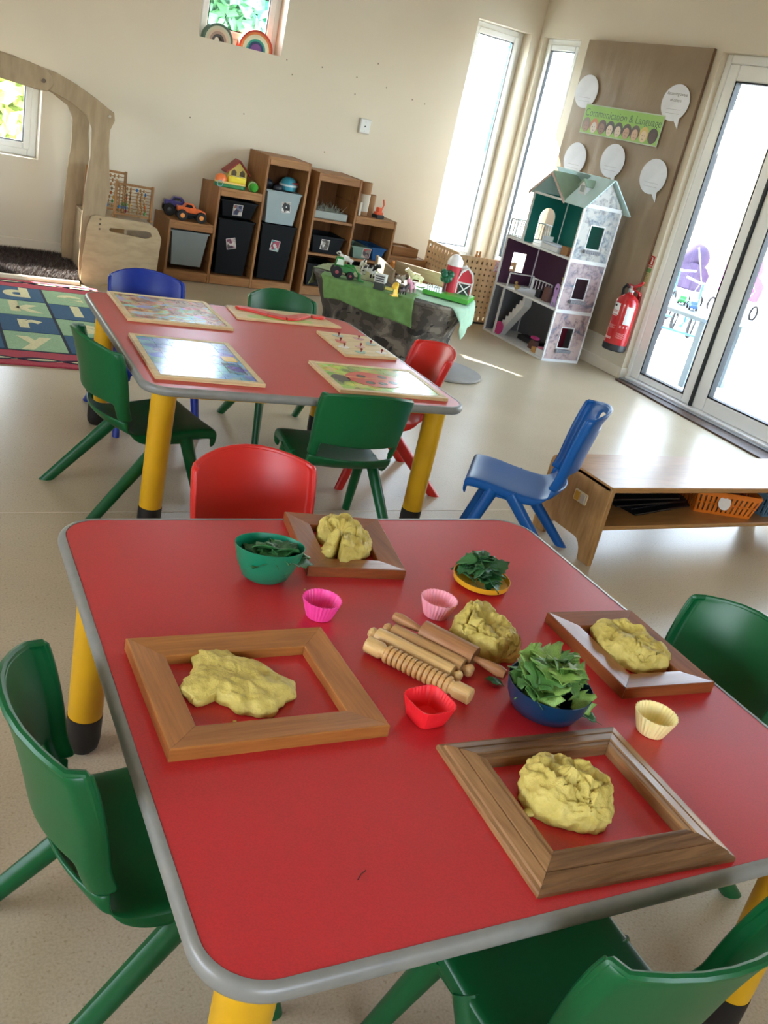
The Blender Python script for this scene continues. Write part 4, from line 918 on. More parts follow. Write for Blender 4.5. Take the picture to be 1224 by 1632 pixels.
# fur rug
FURM = [pm('fur_brown', '#4a3c36', .8, var=.3, vs=40), pm('fur_grey', '#857872', .8, var=.25, vs=40)]
def in_fur(x, y): return True
t = thing('fur_rug', 'dark brown shaggy fur rug lying under the playframe', 'rug', (0, 0, 0))
B().prism(rrect(1.86, .82, .08, 5, .45, 6.71), 0, .018).build('rug_base', FURM[0], t, bevel=.004)
rr = random.Random(2); k = B()
for i in range(32000):
    x = rr.uniform(.45, 1.385) if i > 3000 else rr.uniform(-.48, .45); y = rr.uniform(6.31, 7.12); a = rr.gauss(-1.2, .9); l_ = rr.uniform(.02, .04); le = rr.uniform(.4, 1.1)
    tipv = Vector((x+l_*cos(a)*le, y+l_*sin(a)*le, .016+l_*.75)); w_ = Vector((-sin(a), cos(a), 0))*.0018
    tipv.y = min(max(tipv.y, 6.294), 7.155); k.cur = 1 if rr.random() < .32 else 0; p = Vector((x, y, .014)); k.add([p-w_, p+w_, tipv], [(0, 1, 2)])
tag(k.build('fur_pile', FURM, t), kind='stuff')
# alphabet rug
t = thing('alphabet_rug', 'alphabet play rug with blue and green squares and a red border', 'rug', (.70, 5.34, 0), -.045)
def carpet(nm, c, v_=.12): 
    if nm in _mc: return _mc[nm]
    m = pm(nm, c, .95, var=v_, vs=120, bump=.5, bs=500); return m
RR_, RB_, RG_, RK, RC = carpet('rug_red', '#a83a48'), carpet('rug_blue', '#2f5878'), carpet('rug_green', '#94b48c'), carpet('rug_navy', '#1a2436'), carpet('rug_cream', '#d8d2a4')
X0, X1, Y0, Y1 = -1.4, .68, -.865, .865
B().prism(rrect(X1-X0, Y1-Y0, .03, 4, (X0+X1)/2, 0), 0, .010).build('rug_base', RR_, t, bevel=.003)
cw_, chh = .300, .325; gx0, gy1 = -1.19, .655
k = B().box(gx0-.012, gx0+6*cw_+.012, gy1-4*chh-.012, gy1+.012, .010, .0105).build('grid_lines', RK, t)
let = {4: 'dkry', 5: 'elsz', 0: 'fmtb', 3: 'cjqx', 2: 'biph', 1: 'ahog'}
for i in range(6):
    for j in range(4):
        x, y = gx0+i*cw_, gy1-(j+1)*chh
        bl = (i+j) % 2 == 0
        p = B().box(x+.008, x+cw_-.008, y+.006, y+chh-.006, .0105, .0125).build('rug_square', RB_ if bl else RG_, t)
        text_mesh('rug_letter', let[i][j], .30, RC, Matrix.Translation((x+cw_/2, y+chh/2+(.02), .0128)), p, .0008, bold=.012)
for yy in (Y0+.075, Y1-.075):
    k = B(); k2 = B()
    for q in range(10):
        x = X0+.14+q*.205; B().prism([(x+.085*cos(a), yy+.016*sin(a)) for a in [2*pi*i/16 for i in range(16)]], .010, .0116).build('border_oval', RC, t)
    pts = [(X0+.03+i*.0255, yy+.024*sin(i*.0255/.205*pi+.35), .0108) for i in range(80)]
    B().tube(pts, .0045, 5).build('border_line', RK, t)
    B().tube([(p[0], 2*yy-p[1], p[2]) for p in pts], .0045, 5).build('border_line', RK, t)

# ================================================================== CLOTH TABLE WITH FARM TOYS
def camo_mat():
    d = Nd('grey_camouflage_cloth'); v = d.mapping(); f = d.noise(v, 7.5, 2, .5, .8); g = d.noise(v, 12, 2, .5, .6)
    a = d.ramp(f, [(0, lin('#464039')), (.43, lin('#464039')), (.46, lin('#5c554d')), (.55, lin('#6d655b')), (.60, lin('#857c70'))], 'CONSTANT')
    m = d.n('MixRGB'); d.l(d.ramp(g, [(.0, (0, 0, 0, 1)), (.60, (1, 1, 1, 1))], 'CONSTANT'), m.inputs[0]); d.l(a, m.inputs[1]); m.inputs[2].default_value = lin('#302c29')
    d.l(m.outputs[0], d.b.inputs['Base Color']); d.P(Roughness=.9); d.bump(d.noise(v, 300, 2), .3, .001); return d.m
CAMO = camo_mat()
ct, TZ = (3.19, 5.47), .405
t = thing('cloth_covered_table', 'low table draped in grey camouflage cloth beyond the far table', 'table', (ct[0], ct[1], 0), -.716)
CTM = Matrix.Translation((ct[0], ct[1], 0)) @ Matrix.Rotation(-.716, 4, 'Z')
path = rrect(1.06, .78, .30, 12); n = len(path)
def skirt(u, v):
    i = int(u*n) % n; p = Vector((*path[i], 0)); a = 2*pi*i/n
    fold = sin(a*9+.7)*.022+sin(a*17)*.010
    k_ = 1-.20*min(1, v*1.6)+fold*v+.015*noise.noise(Vector((cos(a)*2, sin(a)*2, v*3)))
    z = TZ*(1-v)+.012*v
    return (p.x*k_, p.y*k_, z if v > .02 else TZ)
B().grid(skirt, n, 14).build('camouflage_skirt', CAMO, t, smooth=True, solid=.003, ang=80)
B().prism(path, TZ-.022, TZ).build('tabletop', CAMO, t, bevel=.006)
felt = pm('green_felt', '#6a9052', .95, var=.12, vs=30, bump=.3, bs=400); felt2 = pm('pale_green_felt', '#a9cbb0', .95, var=.08, vs=20, bump=.3, bs=400); fg = pm('olive_felt', '#8b9670', .95, var=.15, vs=20)
CI = CTM.inverted()
def tl(x, y): q = CI @ Vector((x, y, 0)); return q.x, q.y
def drape(nm, label, poly, edge_fn, mat, z0, cat='cloth'):
    """cloth lying on the table, hanging over its rim: grid in table space"""
    o = B(); P0, P1, P2, P3 = [Vector(p) for p in poly]; nu, nv = 40, 26
    def fn(u, v):
        p = (P0.lerp(P1, u)).lerp(P3.lerp(P2, u), v)+Vector((noise.noise(Vector((u*3, v*3, z0*50))), noise.noise(Vector((u*3+9, v*3, z0*50)))))*.02
        # distance outside the rounded rectangle
        qx, qy = abs(p.x)-(.53-.30), abs(p.y)-(.39-.30); dx, dy = max(qx, 0), max(qy, 0); d = math.hypot(dx, dy)+min(max(qx, qy), 0)-.30
        if d > 0:
            L = math.hypot(dx, dy) or 1; nx, ny = (dx/L)*(1 if p.x > 0 else -1), (dy/L)*(1 if p.y > 0 else -1)
            hang = d; p2 = Vector((p.x-nx*d, p.y-ny*d))+Vector((nx, ny))*(.006+.10*min(hang, .3)+z0+.008*sin(p.x*40+p.y*30)*min(1, hang*8)); return (p2.x, p2.y, TZ+z0-hang*.95)
        return (p.x, p.y, TZ+z0+.002*noise.noise(Vector((p.x*12, p.y*12, 0))))
    o.grid(fn, nu, nv); ob = o.build(nm, mat, None, smooth=True, solid=.0025, ang=80); ob.matrix_world = CTM; return tag(ob, label, cat, 'felt cloths on the farm table')
# table-space: +x towards lower right (near dollhouse), -y towards the far table
drape('felt_cloth', 'pale green felt cloth under the farm buildings, hanging off the right end', [(.10, -.30), (.70, -.30), (.64, .30), (.10, .34)], None, felt2, .004)
drape('felt_cloth', 'bright green felt cloth hanging over the front edge of the farm table', [(-.40, -.50), (.24, -.58), (.20, -.16), (-.44, -.20)], None, felt, .0085)
drape('felt_cloth', 'pale grey green felt cloth at the left back end of the farm table', [(-.66, -.12), (-.10, -.12), (-.10, .42), (-.60, .42)], None, fg, .0045)
ZT = TZ+.0125
def at(o, x, y, z=ZT, rz=0): o.location = (x, y, z); o.rotation_euler = (0, 0, rz); return o
# grey round disc on the floor
o = B().lathe([(0, 0), (.262, 0), (.27, .008), (.268, .018), (0, .020)], 48).build('round_board', pm('grey_board', '#8f8b84', .6), None, smooth=True, ang=40); o.location = (3.34, 4.93, 0)
tag(o, 'grey round board lying on the floor behind the red chair', 'board')
# tractor
t = thing('toy_tractor', 'green toy tractor with a front loader at the left of the farm table', 'toy tractor', (2.765, 5.44, ZT), -.35); g_ = pm('tractor_green', '#1f7a2c', .3, coat=.3)
B().prism([(-.05, .035), (.075, .035), (.08, .065), (.02, .075), (-.05, .07)], -.022, .022, 'y').build('body', g_, t, bevel=.004)
B().prism([(-.055, .07), (.01, .07), (.0, .125), (-.045, .128)], -.026, .026, 'y').build('cab', g_, t, bevel=.006)
B().prism([(-.045, .08), (.0, .08), (-.006, .115), (-.04, .117)], -.0275, .0275, 'y').build('cab_window', pm('cab_glass', '#c9dcc8', .2), t)
for x, r in ((-.035, .036), (.055, .025)):
    for s in (-1, 1):
        wl = B().lathe([(r*.5, -.012), (r*.92, -.012), (r, -.008), (r, .008), (r*.92, .012), (r*.5, .012)], 20, (x, s*.036, r), Matrix.Rotation(pi/2, 4, 'X')).build('wheel', pm('tyre_black', '#121214', .7), t, smooth=True, ang=45)
        B().lathe([(0, -.014), (r*.5, -.011), (r*.5, .011), (0, .014)], 14, (x, s*.036, r), Matrix.Rotation(pi/2, 4, 'X')).build('hub', pm('hub_red', '#9a3a44', .35), wl, smooth=True)
for s in (-1, 1): B().tube([(.0, s*.028, .075), (.07, s*.028, .082), (.115, s*.028, .03)], .005, 6).build('loader_arm', g_, t)
B().prism([(.11, .005), (.145, .0), (.15, .005), (.125, .012), (.12, .05), (.112, .05)], -.036, .036, 'y').build('bucket', g_, t, bevel=.001)
# animals
def animal(nm, label, x, y, rz, s, body, kind='four', spots=None):
    V = []; E = []; R = []
    def add(p, r, par=None):
        V.append(Vector(p)*s); R.append(r*s); 
        if par is not None: E.append((par, len(V)-1))
        return len(V)-1
    if kind == 'bird':
        a = add((0, 0, .018), .022); b_ = add((0, 0, .045), .024, a); c_ = add((.006, 0, .075), .019, b_); add((.03, 0, .074), .006, c_); add((-.03, 0, .04), .008, b_); add((0, 0, .0), .02, a)
    else:
        a = add((0, 0, .055), .022); b_ = add((.035, 0, .057), .021, a); c_ = add((-.038, 0, .056), .021, a); n_ = add((.055, 0, .078), .012, b_); h = add((.072, 0, .088), .013, n_); add((.092, 0, .080), .008, h)
        add((.066, .012, .102), .004, h); add((.066, -.012, .102), .004, h); add((-.062, 0, .05), .004, c_)
        for q, xx in ((b_, .038), (c_, -.04)):
            for sy in (-1, 1): m = add((xx, sy*.013, .035), .009, q); add((xx, sy*.014, .004), .0065, m)
    me = bpy.data.meshes.new(nm); me.from_pydata(V, E, []); o = bpy.data.objects.new(nm, me); C.objects.link(o); me.materials.append(body)
    md = o.modifiers.new('skin', 'SKIN'); me.skin_vertices.new() if not me.skin_vertices else None
    for sv, r in zip(me.skin_vertices[0].data, R): sv.radius = (r, r)
    me.skin_vertices[0].data[0].use_root = True
    md.use_smooth_shade = True
    o.modifiers.new('sub', 'SUBSURF').levels = 1; o.modifiers['sub'].render_levels = 1
    o.location = (x, y, ZT); o.rotation_euler = (0, 0, rz); return tag(o, label, 'toy animal', 'toy farm animals')
def spotm(nm, a, b_, sc=30, th=.5):
    d = Nd(nm); d.l(d.ramp(d.noise(d.mapping(), sc, 1), [(0, lin(a)), (th, lin(b_))], 'CONSTANT'), d.b.inputs['Base Color']); d.P(Roughness=.45); return d.m
animal('toy_cow', 'pale toy cow behind the green tractor', 3.02, 5.90, 2.6, .85, spotm('cow_pale', '#d8d4cc', '#4c463f', 35, .6))
animal('toy_horse', 'white and dark toy horse near the back left of the farm table', 3.10, 5.80, -1.9, .85, spotm('horse_pied', '#dcd8d0', '#3a342e', 28, .55))
animal('toy_cow', 'black and white toy cow beside the left wooden plank', 3.02, 5.56, -1.2, 1.1, spotm('cow_pied', '#e4e2dc', '#1c1a1a', 30, .48))
animal('toy_chick', 'yellow toy chick with an orange base at the front of the farm table', 2.965, 5.075, -1.5, 1.0, pm('chick_yellow', '#e8bc2e', .4, sss=.1), 'bird')
animal('toy_pig', 'pink toy pig at the front of the farm table', 3.145, 5.19, -2.4, 1.0, pm('pig_pink', '#c98aa0', .45))
animal('toy_goat', 'brown and white toy goat between the planks', 3.23, 5.50, -1.0, .75, spotm('goat_pied', '#d8cfc0', '#7a5c44', 35, .5))
animal('toy_sheep', 'cream toy sheep in front of the right wooden plank', 3.385, 5.545, 2.9, .95, spotm('sheep_cream', '#d9cfa8', '#b8a878', 50, .6))
animal('toy_dog', 'dark toy animal lying beside the pink pig', 3.035, 5.10, .4, .7, pm('animal_dark', '#463c3a', .6))
animal('toy_fox', 'small orange toy animal behind the right plank', 3.40, 5.93, -2.0, .8, pm('animal_orange', '#c9803c', .5))
# planks
def plank(label, a, b_, h, rz=None):
    a = Vector((*a, 0)); b_ = Vector((*b_, 0)); L = (b_-a).length; o = B().box(0, L, -.009, .009, 0, h).build('wooden_plank', wood('weathered_plank', '#a08a70', '#8c765c', 'x', 12, .7), None, bevel=.002)
    o.location = (a.x, a.y, ZT); o.rotation_euler = (0, 0, math.atan2(b_.y-a.y, b_.x-a.x)); return tag(o, label, 'plank', 'planks standing on edge on the farm table')
plank('weathered plank standing on edge running back from the toy shed', (3.14, 5.43), (3.29, 5.97), .09)
plank('weathered plank standing on edge behind the toy sheep', (3.40, 5.88), (3.68, 5.52), .085)
# small shed
t = thing('toy_shed', 'dark little shed with a white slatted top at the front of the farm table', 'toy shed', (2.925, 5.205, ZT), -.7)
B().box(-.032, .032, -.028, .028, 0, .045).build('walls', pm('shed_dark', '#2a342c', .5), t, bevel=.002)
B().box(-.036, .036, -.032, .032, .045, .095).build('upper_box', pm('shed_white', '#c9ccc8', .4), t, bevel=.002)
for i in range(3): B().box(-.028, .028, -.034, -.032, .053+i*.014, .060+i*.014).build('slat', pm('slat_dark', '#24262a', .5), t)
o = B().prism(rrect(.13, .10, .02, 4), 0, .003).build('felt_patch', pm('yellow_felt', '#c9c44c', .9), None); at(o, 2.99, 5.27, ZT-.001, -.5); tag(o, 'small yellow felt patch under the toy shed', 'felt patch')
# barn set
t = thing('toy_farm', 'toy red barn with white silo on a bright green base', 'toy farm', (3.475, 5.235, ZT), .0)
gb = pm('bright_green_plastic', '#4caa38', .35)
B().prism([(-.20, .02), (.02, -.20), (.19, -.02), (-.02, .19)], 0, .030).build('green_base', gb, t, bevel=.004)
red = pm('barn_red', '#c4283a', .4); wh = pm('barn_white', '#e4e2e2', .4)
sl_ = B().lathe([(0, .03), (.047, .03), (.047, .205), (.0, .205)], 24, (.02, .045, 0)).build('silo', red, t, smooth=True, ang=40)
B().lathe([(.052, .200), (.052, .222), (.047, .24), (.030, .262), (.012, .272), (0, .274)], 24, (.02, .045, 0)).build('silo_dome', wh, sl_, smooth=True, ang=60)
bm_ = Matrix.Translation((.105, .02, 0)) @ Matrix.Rotation(.785-1.2, 4, 'Z')
def bp_(poly, a, b_, nm, m, par=t, bev=.002):
    k = B(); k.prism(poly, a, b_, 'y', bm_); return k.build(nm, m, par, bevel=bev)
br = bp_([(-.05, .03), (.05, .03), (.055, .12), (.035, .17), (0, .20), (-.035, .17), (-.055, .12)], -.035, .06, 'barn_body', red)
for s in (-1, 1):
    bp_([(s*.060, .11), (s*.052, .112), (s*.033, .165), (0, .196), (0, .21), (s*.04, .178)], -.045, .065, 'barn_roof', wh, br)
bp_([(-.055, .03), (-.045, .03), (-.045, .115), (-.055, .115)], -.042, -.034, 'trim', wh, br); bp_([(.045, .03), (.055, .03), (.055, .115), (.045, .115)], -.042, -.034, 'trim', wh, br)
bp_([(-.05, .098), (.05, .098), (.05, .108), (-.05, .108)], -.042, -.034, 'trim', wh, br)
bp_([(-.038, .03), (.038, .03), (.038, .096), (-.038, .096)], -.040, -.0345, 'barn_door', pm('barn_door_dark', '#2c3a34', .5), br)
for a, c_ in (((-.036, .03), (.036, .096)), ((.036, .03), (-.036, .096))):
    d_ = Vector((c_[0]-a[0], c_[1]-a[1])).normalized(); nn = Vector((-d_.y, d_.x))*.004; A_, C_ = Vector(a), Vector(c_)
    bp_([tuple(A_+nn), tuple(A_-nn), tuple(C_-nn), tuple(C_+nn)], -.0445, -.0405, 'door_brace', wh, br, 0)
k = B(); [k.box(-.17+i*.016, -.164+i*.016, 0, .004, .03, .062, Matrix.Translation((0, -.02, 0)) @ Matrix.Rotation(-.3, 4, 'Z')) for i in range(6)]
k.box(-.175, -.085, 0, .005, .045, .052, Matrix.Translation((0, -.02, 0)) @ Matrix.Rotation(-.3, 4, 'Z')); k.build('white_fence', wh, t)
t2 = thing('toy_tree', 'toy tree with dark green crown and brown trunk in front of the silo', 'toy tree', (3.425, 5.235, ZT+.03), 0)
B().tube([(0, 0, 0), (.002, .0, .04), (0, 0, .075)], [.012, .009, .008], 8).build('trunk', pm('toy_trunk', '#5c3c38', .6), t2, smooth=True)
k = B(); rr = random.Random(3)
for i in range(9): a = i*2.4; k.ball((.024*cos(a)*(i > 0), .024*sin(a)*(i > 0), .098+.024*sin(i*1.7)), .024, 10)
k.build('crown', pm('toy_crown', '#0c5c3c', .4), t2, smooth=True)
# ================================================================== LATTICE SCREEN
LATM = wood('lattice_ply', '#f0d2a8', '#e6c294', 'z', 6, .5, None, .3)
def lattice(parent, p0, p1, h, z0=0.0, nx=13, nz=11):
    p0 = Vector((*p0, 0)); p1 = Vector((*p1, 0)); L = (p1-p0).length; m_ = .025; th = .009; k = B()
    sx = (L-2*m_)/nx; sz = (h-2*m_)/nz
    k.box(0, m_, 0, th, z0, h); k.box(L-m_, L, 0, th, z0, h); k.box(m_, L-m_, 0, th, z0, m_+z0); k.box(m_, L-m_, 0, th, h-m_, h)
    for i in range(1, nx): k.box(m_+i*sx-sx*.31, m_+i*sx+sx*.31, 0, th, m_, h-m_)
    for j in range(1, nz):
        for i in range(nx): k.box(m_+i*sx+(sx*.31 if i else 0), m_+(i+1)*sx-(sx*.31 if i < nx-1 else 0), 0, th, m_+j*sz-sz*.31, m_+j*sz+sz*.31)
    o = k.build('lattice_panel', LATM, parent); o.matrix_local = basis((p0.x, p0.y, 0), p1-p0, Vector((0, 0, 1)).cross(p1-p0)); return o
t = thing('lattice_screen', 'folding wooden lattice screen with square holes behind the farm table', 'lattice screen', (0, 0, 0))
lattice(t, (4.27, 6.93), (4.255, 6.42), .55, nx=9); lattice(t, (4.26, 6.42), (4.86, 6.44), .535, nx=11)
B().box(4.29, 4.86, 6.60, 6.61, .02, .50).build('back_panel', pm('hole_shade_panel', '#4a3628', .8), t)  # dark sheet added behind the lattice; its colour stands in for shade in the holes
B().box(4.285, 4.295, 6.45, 6.92, .02, .50).build('back_panel', pm('hole_shade_panel', '#4a3628', .8), t)  # same added dark sheet, behind the left panel's holes
B().box(4.29, 4.86, 6.45, 6.60, .50, .512).build('top_board', LATM, t)
B().box(4.30, 4.86, 6.41, 6.46, 0, .012).build('foot_bar', pm('dark_foot', '#2e2622', .6), t)
o = B().box(-.045, .045, -.003, 0, 0, .085).build('pink_paper', spotm('pink_floral', '#d88aa0', '#ecdfe0', 60, .45), None, bevel=.001); o.location = (4.66, 6.405, .44); o.rotation_euler = (0, .15, 0); tag(o, 'pink patterned scrap pinned on the lattice screen', 'paper scrap')
for i, x in enumerate((4.44, 4.47)):
    o = B().lathe([(.011, 0), (.012, .012), (.006, .025), (.010, .035), (.008, .045), (0, .048)], 10).build('toy_figure', pm('figure_tan', '#c98a48', .5), None, smooth=True); o.location = (x, 6.435, .535); tag(o, ['small tan toy figure on top of the lattice screen, left of two', 'small tan toy figure on top of the lattice screen, right of two'][i], 'toy figure')
# ================================================================== DOLL HOUSE
def floral(nm, base, tint):
    d = Nd(nm); v = d.mapping(); f = d.noise(v, 9, 5, .65, .6); g = d.noise(v, 26, 4, .6)
    a = d.ramp(f, [(.35, lin(base)), (.48, lin(base)), (.56, lin(tint)), (.66, lin('#5c6a7c'))])
    m = d.n('MixRGB', blend_type='MULTIPLY'); m.inputs[0].default_value = .7; d.l(a, m.inputs[1]); d.l(d.ramp(g, [(.32, lin('#8f8a94')), (.48, (1, 1, 1, 1))]), m.inputs[2])
    d.l(m.outputs[0], d.b.inputs['Base Color']); d.P(Roughness=.45); return d.m
t = thing('doll_house', 'tall three storey dolls house with a pale blue roof beside the display board', 'dolls house', (0, 0, 0))
HW = pm('dolls_white', '#dfe2e4', .4); TE = pm('teal_room', '#0c6e66', .6); PU = pm('plum_room', '#4c2c46', .6); GR = pm('grey_room', '#6c6e76', .6)
hx0, hx1, hy0, hy1 = 4.535, 4.89, 5.41, 6.235; F = [.0, .378, .748, 1.135]
# floors
for i, z in enumerate(F[:3]): B().box(hx0, hx1, hy0, hy1 if i < 3 else 6.03, z, z+.016).build('floor_board', HW, t, bevel=.002)
cols_ = [(GR, pm('print_side_a', '#b8a8a8', .5)), (PU, None), (TE, None)]
side_m = [floral('side_print_rose', '#b8a2a0', '#9c8890'), floral('side_print_mauve', '#b4a0a4', '#94848e'), floral('side_print_pale', '#b9b8b4', '#9aa2a8')]
wins = [((4.645, 4.757), (.112, .262)), ((4.646, 4.764), (.485, .632)), ((4.643, 4.768), (.852, 1.010))]
for i in range(3):
    z0, z1 = F[i]+.016, F[i+1]; (a, b_), (c_, d_) = wins[i]
    # outer side wall with window (faces the room), inner face coloured
    for nm, m, y0, y1 in (('side_panel', side_m[i], hy0-.0, hy0+.005), ('room_wall', cols_[i][0], hy0+.0052, hy0+.009)):
        k = B()
        for u0, u1, q0, q1 in cells([(a, b_, c_, d_)], hx0+.014, hx1-.014, z0, z1): k.box(u0, u1, y0, y1, q0, q1)
        k.build(nm, m, t)
    k = B(); w_ = .007; k.box(a-w_, a, hy0-.004, hy0+.006, c_-w_, d_+w_); k.box(b_, b_+w_, hy0-.004, hy0+.006, c_-w_, d_+w_); k.box(a, b_, hy0-.004, hy0+.006, d_, d_+w_); k.box(a, b_, hy0-.004, hy0+.006, c_-w_, c_); k.build('window_trim', HW, t)
    k = B(); k.box(a-.015, b_+.015, hy0-.022, hy0-.004, c_-.035, c_-.012)
    for q in range(9): k.box(a-.013+q*.0165, a-.005+q*.0165, hy0-.026, hy0-.022, c_-.035, c_-.012)
    k.build('window_box', pm('window_box_grey', '#8a8c94', .5), t)
    # back wall
    yb1 = hy1 if i < 2 else 6.03
    op = []
    k = B()
    for u0, u1, q0, q1 in cells(op, hy0+.009, yb1, z0, z1): k.box(hx1-.009, hx1-.003, u0, u1, q0, q1)
    k.build('back_wall', cols_[i][0], t)
    # far side wall
    yf = hy1-.006 if i < 2 else 6.025; k = B()
    fo = {0: [], 1: [(4.645, 4.775, .492, .642)], 2: [(4.645, 4.795, .765, 1.035)]}[i]
    for u0, u1, q0, q1 in cells(fo, hx0+.014, hx1-.010, z0, z1): k.box(u0, u1, yf, yf+.005, q0, q1)
    if i == 2:
        arc = [(4.72+.075*cos(a_), .960+.075*sin(a_)) for a_ in [pi*q/12 for q in range(13)]]
        k.prism([(4.795, 1.035)]+arc[:7], yf, yf+.005, 'y'); k.prism([(4.645, 1.035)]+arc[:5:-1], yf, yf+.005, 'y')
    k.build('far_wall', cols_[i][0], t)
for (x, y, z1) in ((hx0, hy0, 1.135), (hx1-.014, hy0, 1.135), (hx0, hy1-.014, .748), (hx1-.014, hy1-.014, .748), (hx0, 6.018, 1.135), (hx1-.014, 6.018, 1.135)):
    B().box(x, x+.014, y-.001, y+.014, .016 if z1 < 1 or y < 6 else .764, z1).build('corner_post', HW, t, bevel=.0015)
for z in F[1:]: B().box(hx0+.014, hx1-.014, hy0-.0015, hy0+.007, z-.008, z+.018).build('side_rail', HW, t, bevel=.001)
B().box(hx0+.014, hx1-.014, hy0-.0015, hy0+.007, .0, .02).build('side_rail', HW, t)
B().box(hx0, hx0+.014, 6.085, 6.099, .016, .378).build('front_post', HW, t)
# roof: ridge runs along y, gables face the room and away; the front (west) side has its own small gable
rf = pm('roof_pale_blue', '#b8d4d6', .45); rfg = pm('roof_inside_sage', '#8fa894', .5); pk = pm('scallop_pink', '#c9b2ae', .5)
xm = (hx0+hx1)/2; zr = 1.333
B().prism([(hx0+.002, 1.138), (hx1-.002, 1.138), (xm, zr-.012)], hy0, hy0+.006, 'y').build('gable', side_m[2], t)
def slope(xe, y0, y1, nm, m, poly=None):
    k = B(); e = Vector((xe, 0, 1.118)); r = Vector((xm, 0, zr)); d_ = (e-r); nn = Vector((-d_.z, 0, d_.x)).normalized()*.008
    if nn.z < 0: nn = -nn
    ps = [(e.x, y0, e.z), (e.x, y1, e.z), (r.x, y1, r.z), (r.x, y0, r.z)]; ps += [(p[0]+nn.x, p[1], p[2]+nn.z) for p in ps]
    k.add(ps, [(0, 1, 2, 3), (7, 6, 5, 4), (0, 4, 5, 1), (1, 5, 6, 2), (2, 6, 7, 3), (3, 7, 4, 0)]); return k.build(nm, m, t)
slope(hx1+.045, hy0-.04, 6.07, 'roof_slope', rf)
slope(hx0-.02, hy0-.035, 5.63, 'roof_slope', rf)
# cross gable over the open front
B().box(hx0, hx0+.012, 5.62, 6.03, 1.122, 1.138).build('lintel', HW, t)
gy = 5.84; gz = 1.30
B().prism([(5.625, 1.138), (6.03, 1.138), (gy, gz-.03)], hx1-.06, hx1-.054, 'x').build('gable_inside', TE, t)
for s in (-1, 1):
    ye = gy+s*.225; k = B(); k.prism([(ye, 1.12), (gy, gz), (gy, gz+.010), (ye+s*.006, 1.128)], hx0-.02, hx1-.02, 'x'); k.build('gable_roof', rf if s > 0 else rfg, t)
    pts = []; nn_ = 7
    for q in range(nn_*4+1): f = q/(nn_*4); pts.append((gy+s*.222*f, gz-.004-(gz-1.124)*f-.010-.007*abs(sin(f*nn_*pi))))
    B().prism([(gy, gz)]+[(gy+s*.222, 1.122)]+pts[::-1], hx0-.026, hx0-.02, 'x').build('scalloped_trim', pk, t)
# dormer
k = B(); k.prism([(5.50, 1.20), (5.575, 1.20), (5.575, 1.26), (5.5375, 1.295), (5.50, 1.26)], 4.575, 4.66, 'x'); k.build('dormer', HW, t)
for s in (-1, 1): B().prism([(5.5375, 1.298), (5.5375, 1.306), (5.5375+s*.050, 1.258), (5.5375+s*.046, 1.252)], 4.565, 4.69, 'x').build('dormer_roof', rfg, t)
B().box(4.572, 4.575, 5.515, 5.56, 1.215, 1.262).build('dormer_window', pm('dormer_pane', '#9aa6a4', .4), t)
# balcony on second floor top and middle landing railings
def rail(p0, p1, z0, z1, n, nm='railing'):
    k = B(); a = Vector((*p0, 0)); b_ = Vector((*p1, 0))
    for z in (z0+.006, z1): k.cone((*p0, z), (*p1, z), .005, .005, 6)
    for i in range(n+1): p = a.lerp(b_, i/n); k.cone((p.x, p.y, z0), (p.x, p.y, z1), .0038 if 0 < i < n else .007, None, 6)
    return k.build(nm, HW, t)
rail((hx0+.01, hy1-.01), (hx0+.01, 6.04), .764, .895, 7); rail((hx1-.01, hy1-.01), (hx1-.01, 6.04), .764, .895, 7); rail((hx0+.01, hy1-.01), (hx1-.01, hy1-.01), .764, .895, 10)
rail((hx1-.10, 6.07), (hx1-.10, 5.83), .394, .49, 6); rail((hx0+.02, 6.085), (hx1-.1, 6.085), .394, .50, 1)
# stairs
k = B()
for i in range(9): k.box(hx0+.05, hx0+.12, 6.12-i*.031-.031, 6.12-i*.031, .016+i*.040*0, .016+(i+1)*.0395)
for i in range(9): pass
k2 = B(); pts = [(6.125, .016)]
for i in range(9): pts += [(6.125-i*.031, .016+(i+1)*.0395), (6.125-(i+1)*.031, .016+(i+1)*.0395)]
pts += [(5.846, .30), (6.07, .016)]
B().prism(pts, hx0+.045, hx0+.115, 'x').build('staircase', HW, t)
# furniture inside: things of their own
def ff(o, lb, cat='dolls furniture'): return tag(o, lb, cat, 'furniture inside the dolls house')
o = thing('doll_bed', 'white dolls bed on the top floor of the dolls house', 'dolls furniture', (4.62, 5.72, .764)); o['group'] = 'furniture inside the dolls house'
B().box(-.05, .05, -.10, .10, .0, .035).build('bed_base', HW, o, bevel=.003); B().box(-.045, .045, -.095, .095, .035, .05).build('mattress', pm('doll_white_cloth', '#d4dcea', .8), o, bevel=.006); B().box(-.05, .05, .10, .108, 0, .085).build('headboard', HW, o, bevel=.002)
ff(B().box(4.57, 4.63, 5.50, 5.58, .764, .825).build('doll_dresser', pm('doll_wood', '#9a7048', .5), None, bevel=.003), 'brown wooden dolls dresser on the top floor')
ff(B().box(4.575, 4.62, 5.435, 5.485, .764, .80).build('doll_chest', pm('doll_red', '#8a3434', .5), None, bevel=.003), 'small dark red dolls chest at the front corner of the top floor')
o = thing('doll_chair', 'lilac high backed dolls chair with a heart cut-out on the middle floor', 'dolls furniture', (4.60, 5.50, .394)); o['group'] = 'furniture inside the dolls house'; li_ = pm('doll_lilac', '#b492cc', .5)
hp = [(-.028, 0), (-.012, 0), (-.010, .03), (.010, .03), (.012, 0), (.028, 0), (.022, .07), (.030, .11), (.026, .15), (.012, .168), (-.012, .168), (-.026, .15), (-.030, .11), (-.022, .07)]
B().prism(hp, -.03, -.024, 'x').build('backrest', li_, o, bevel=.001)
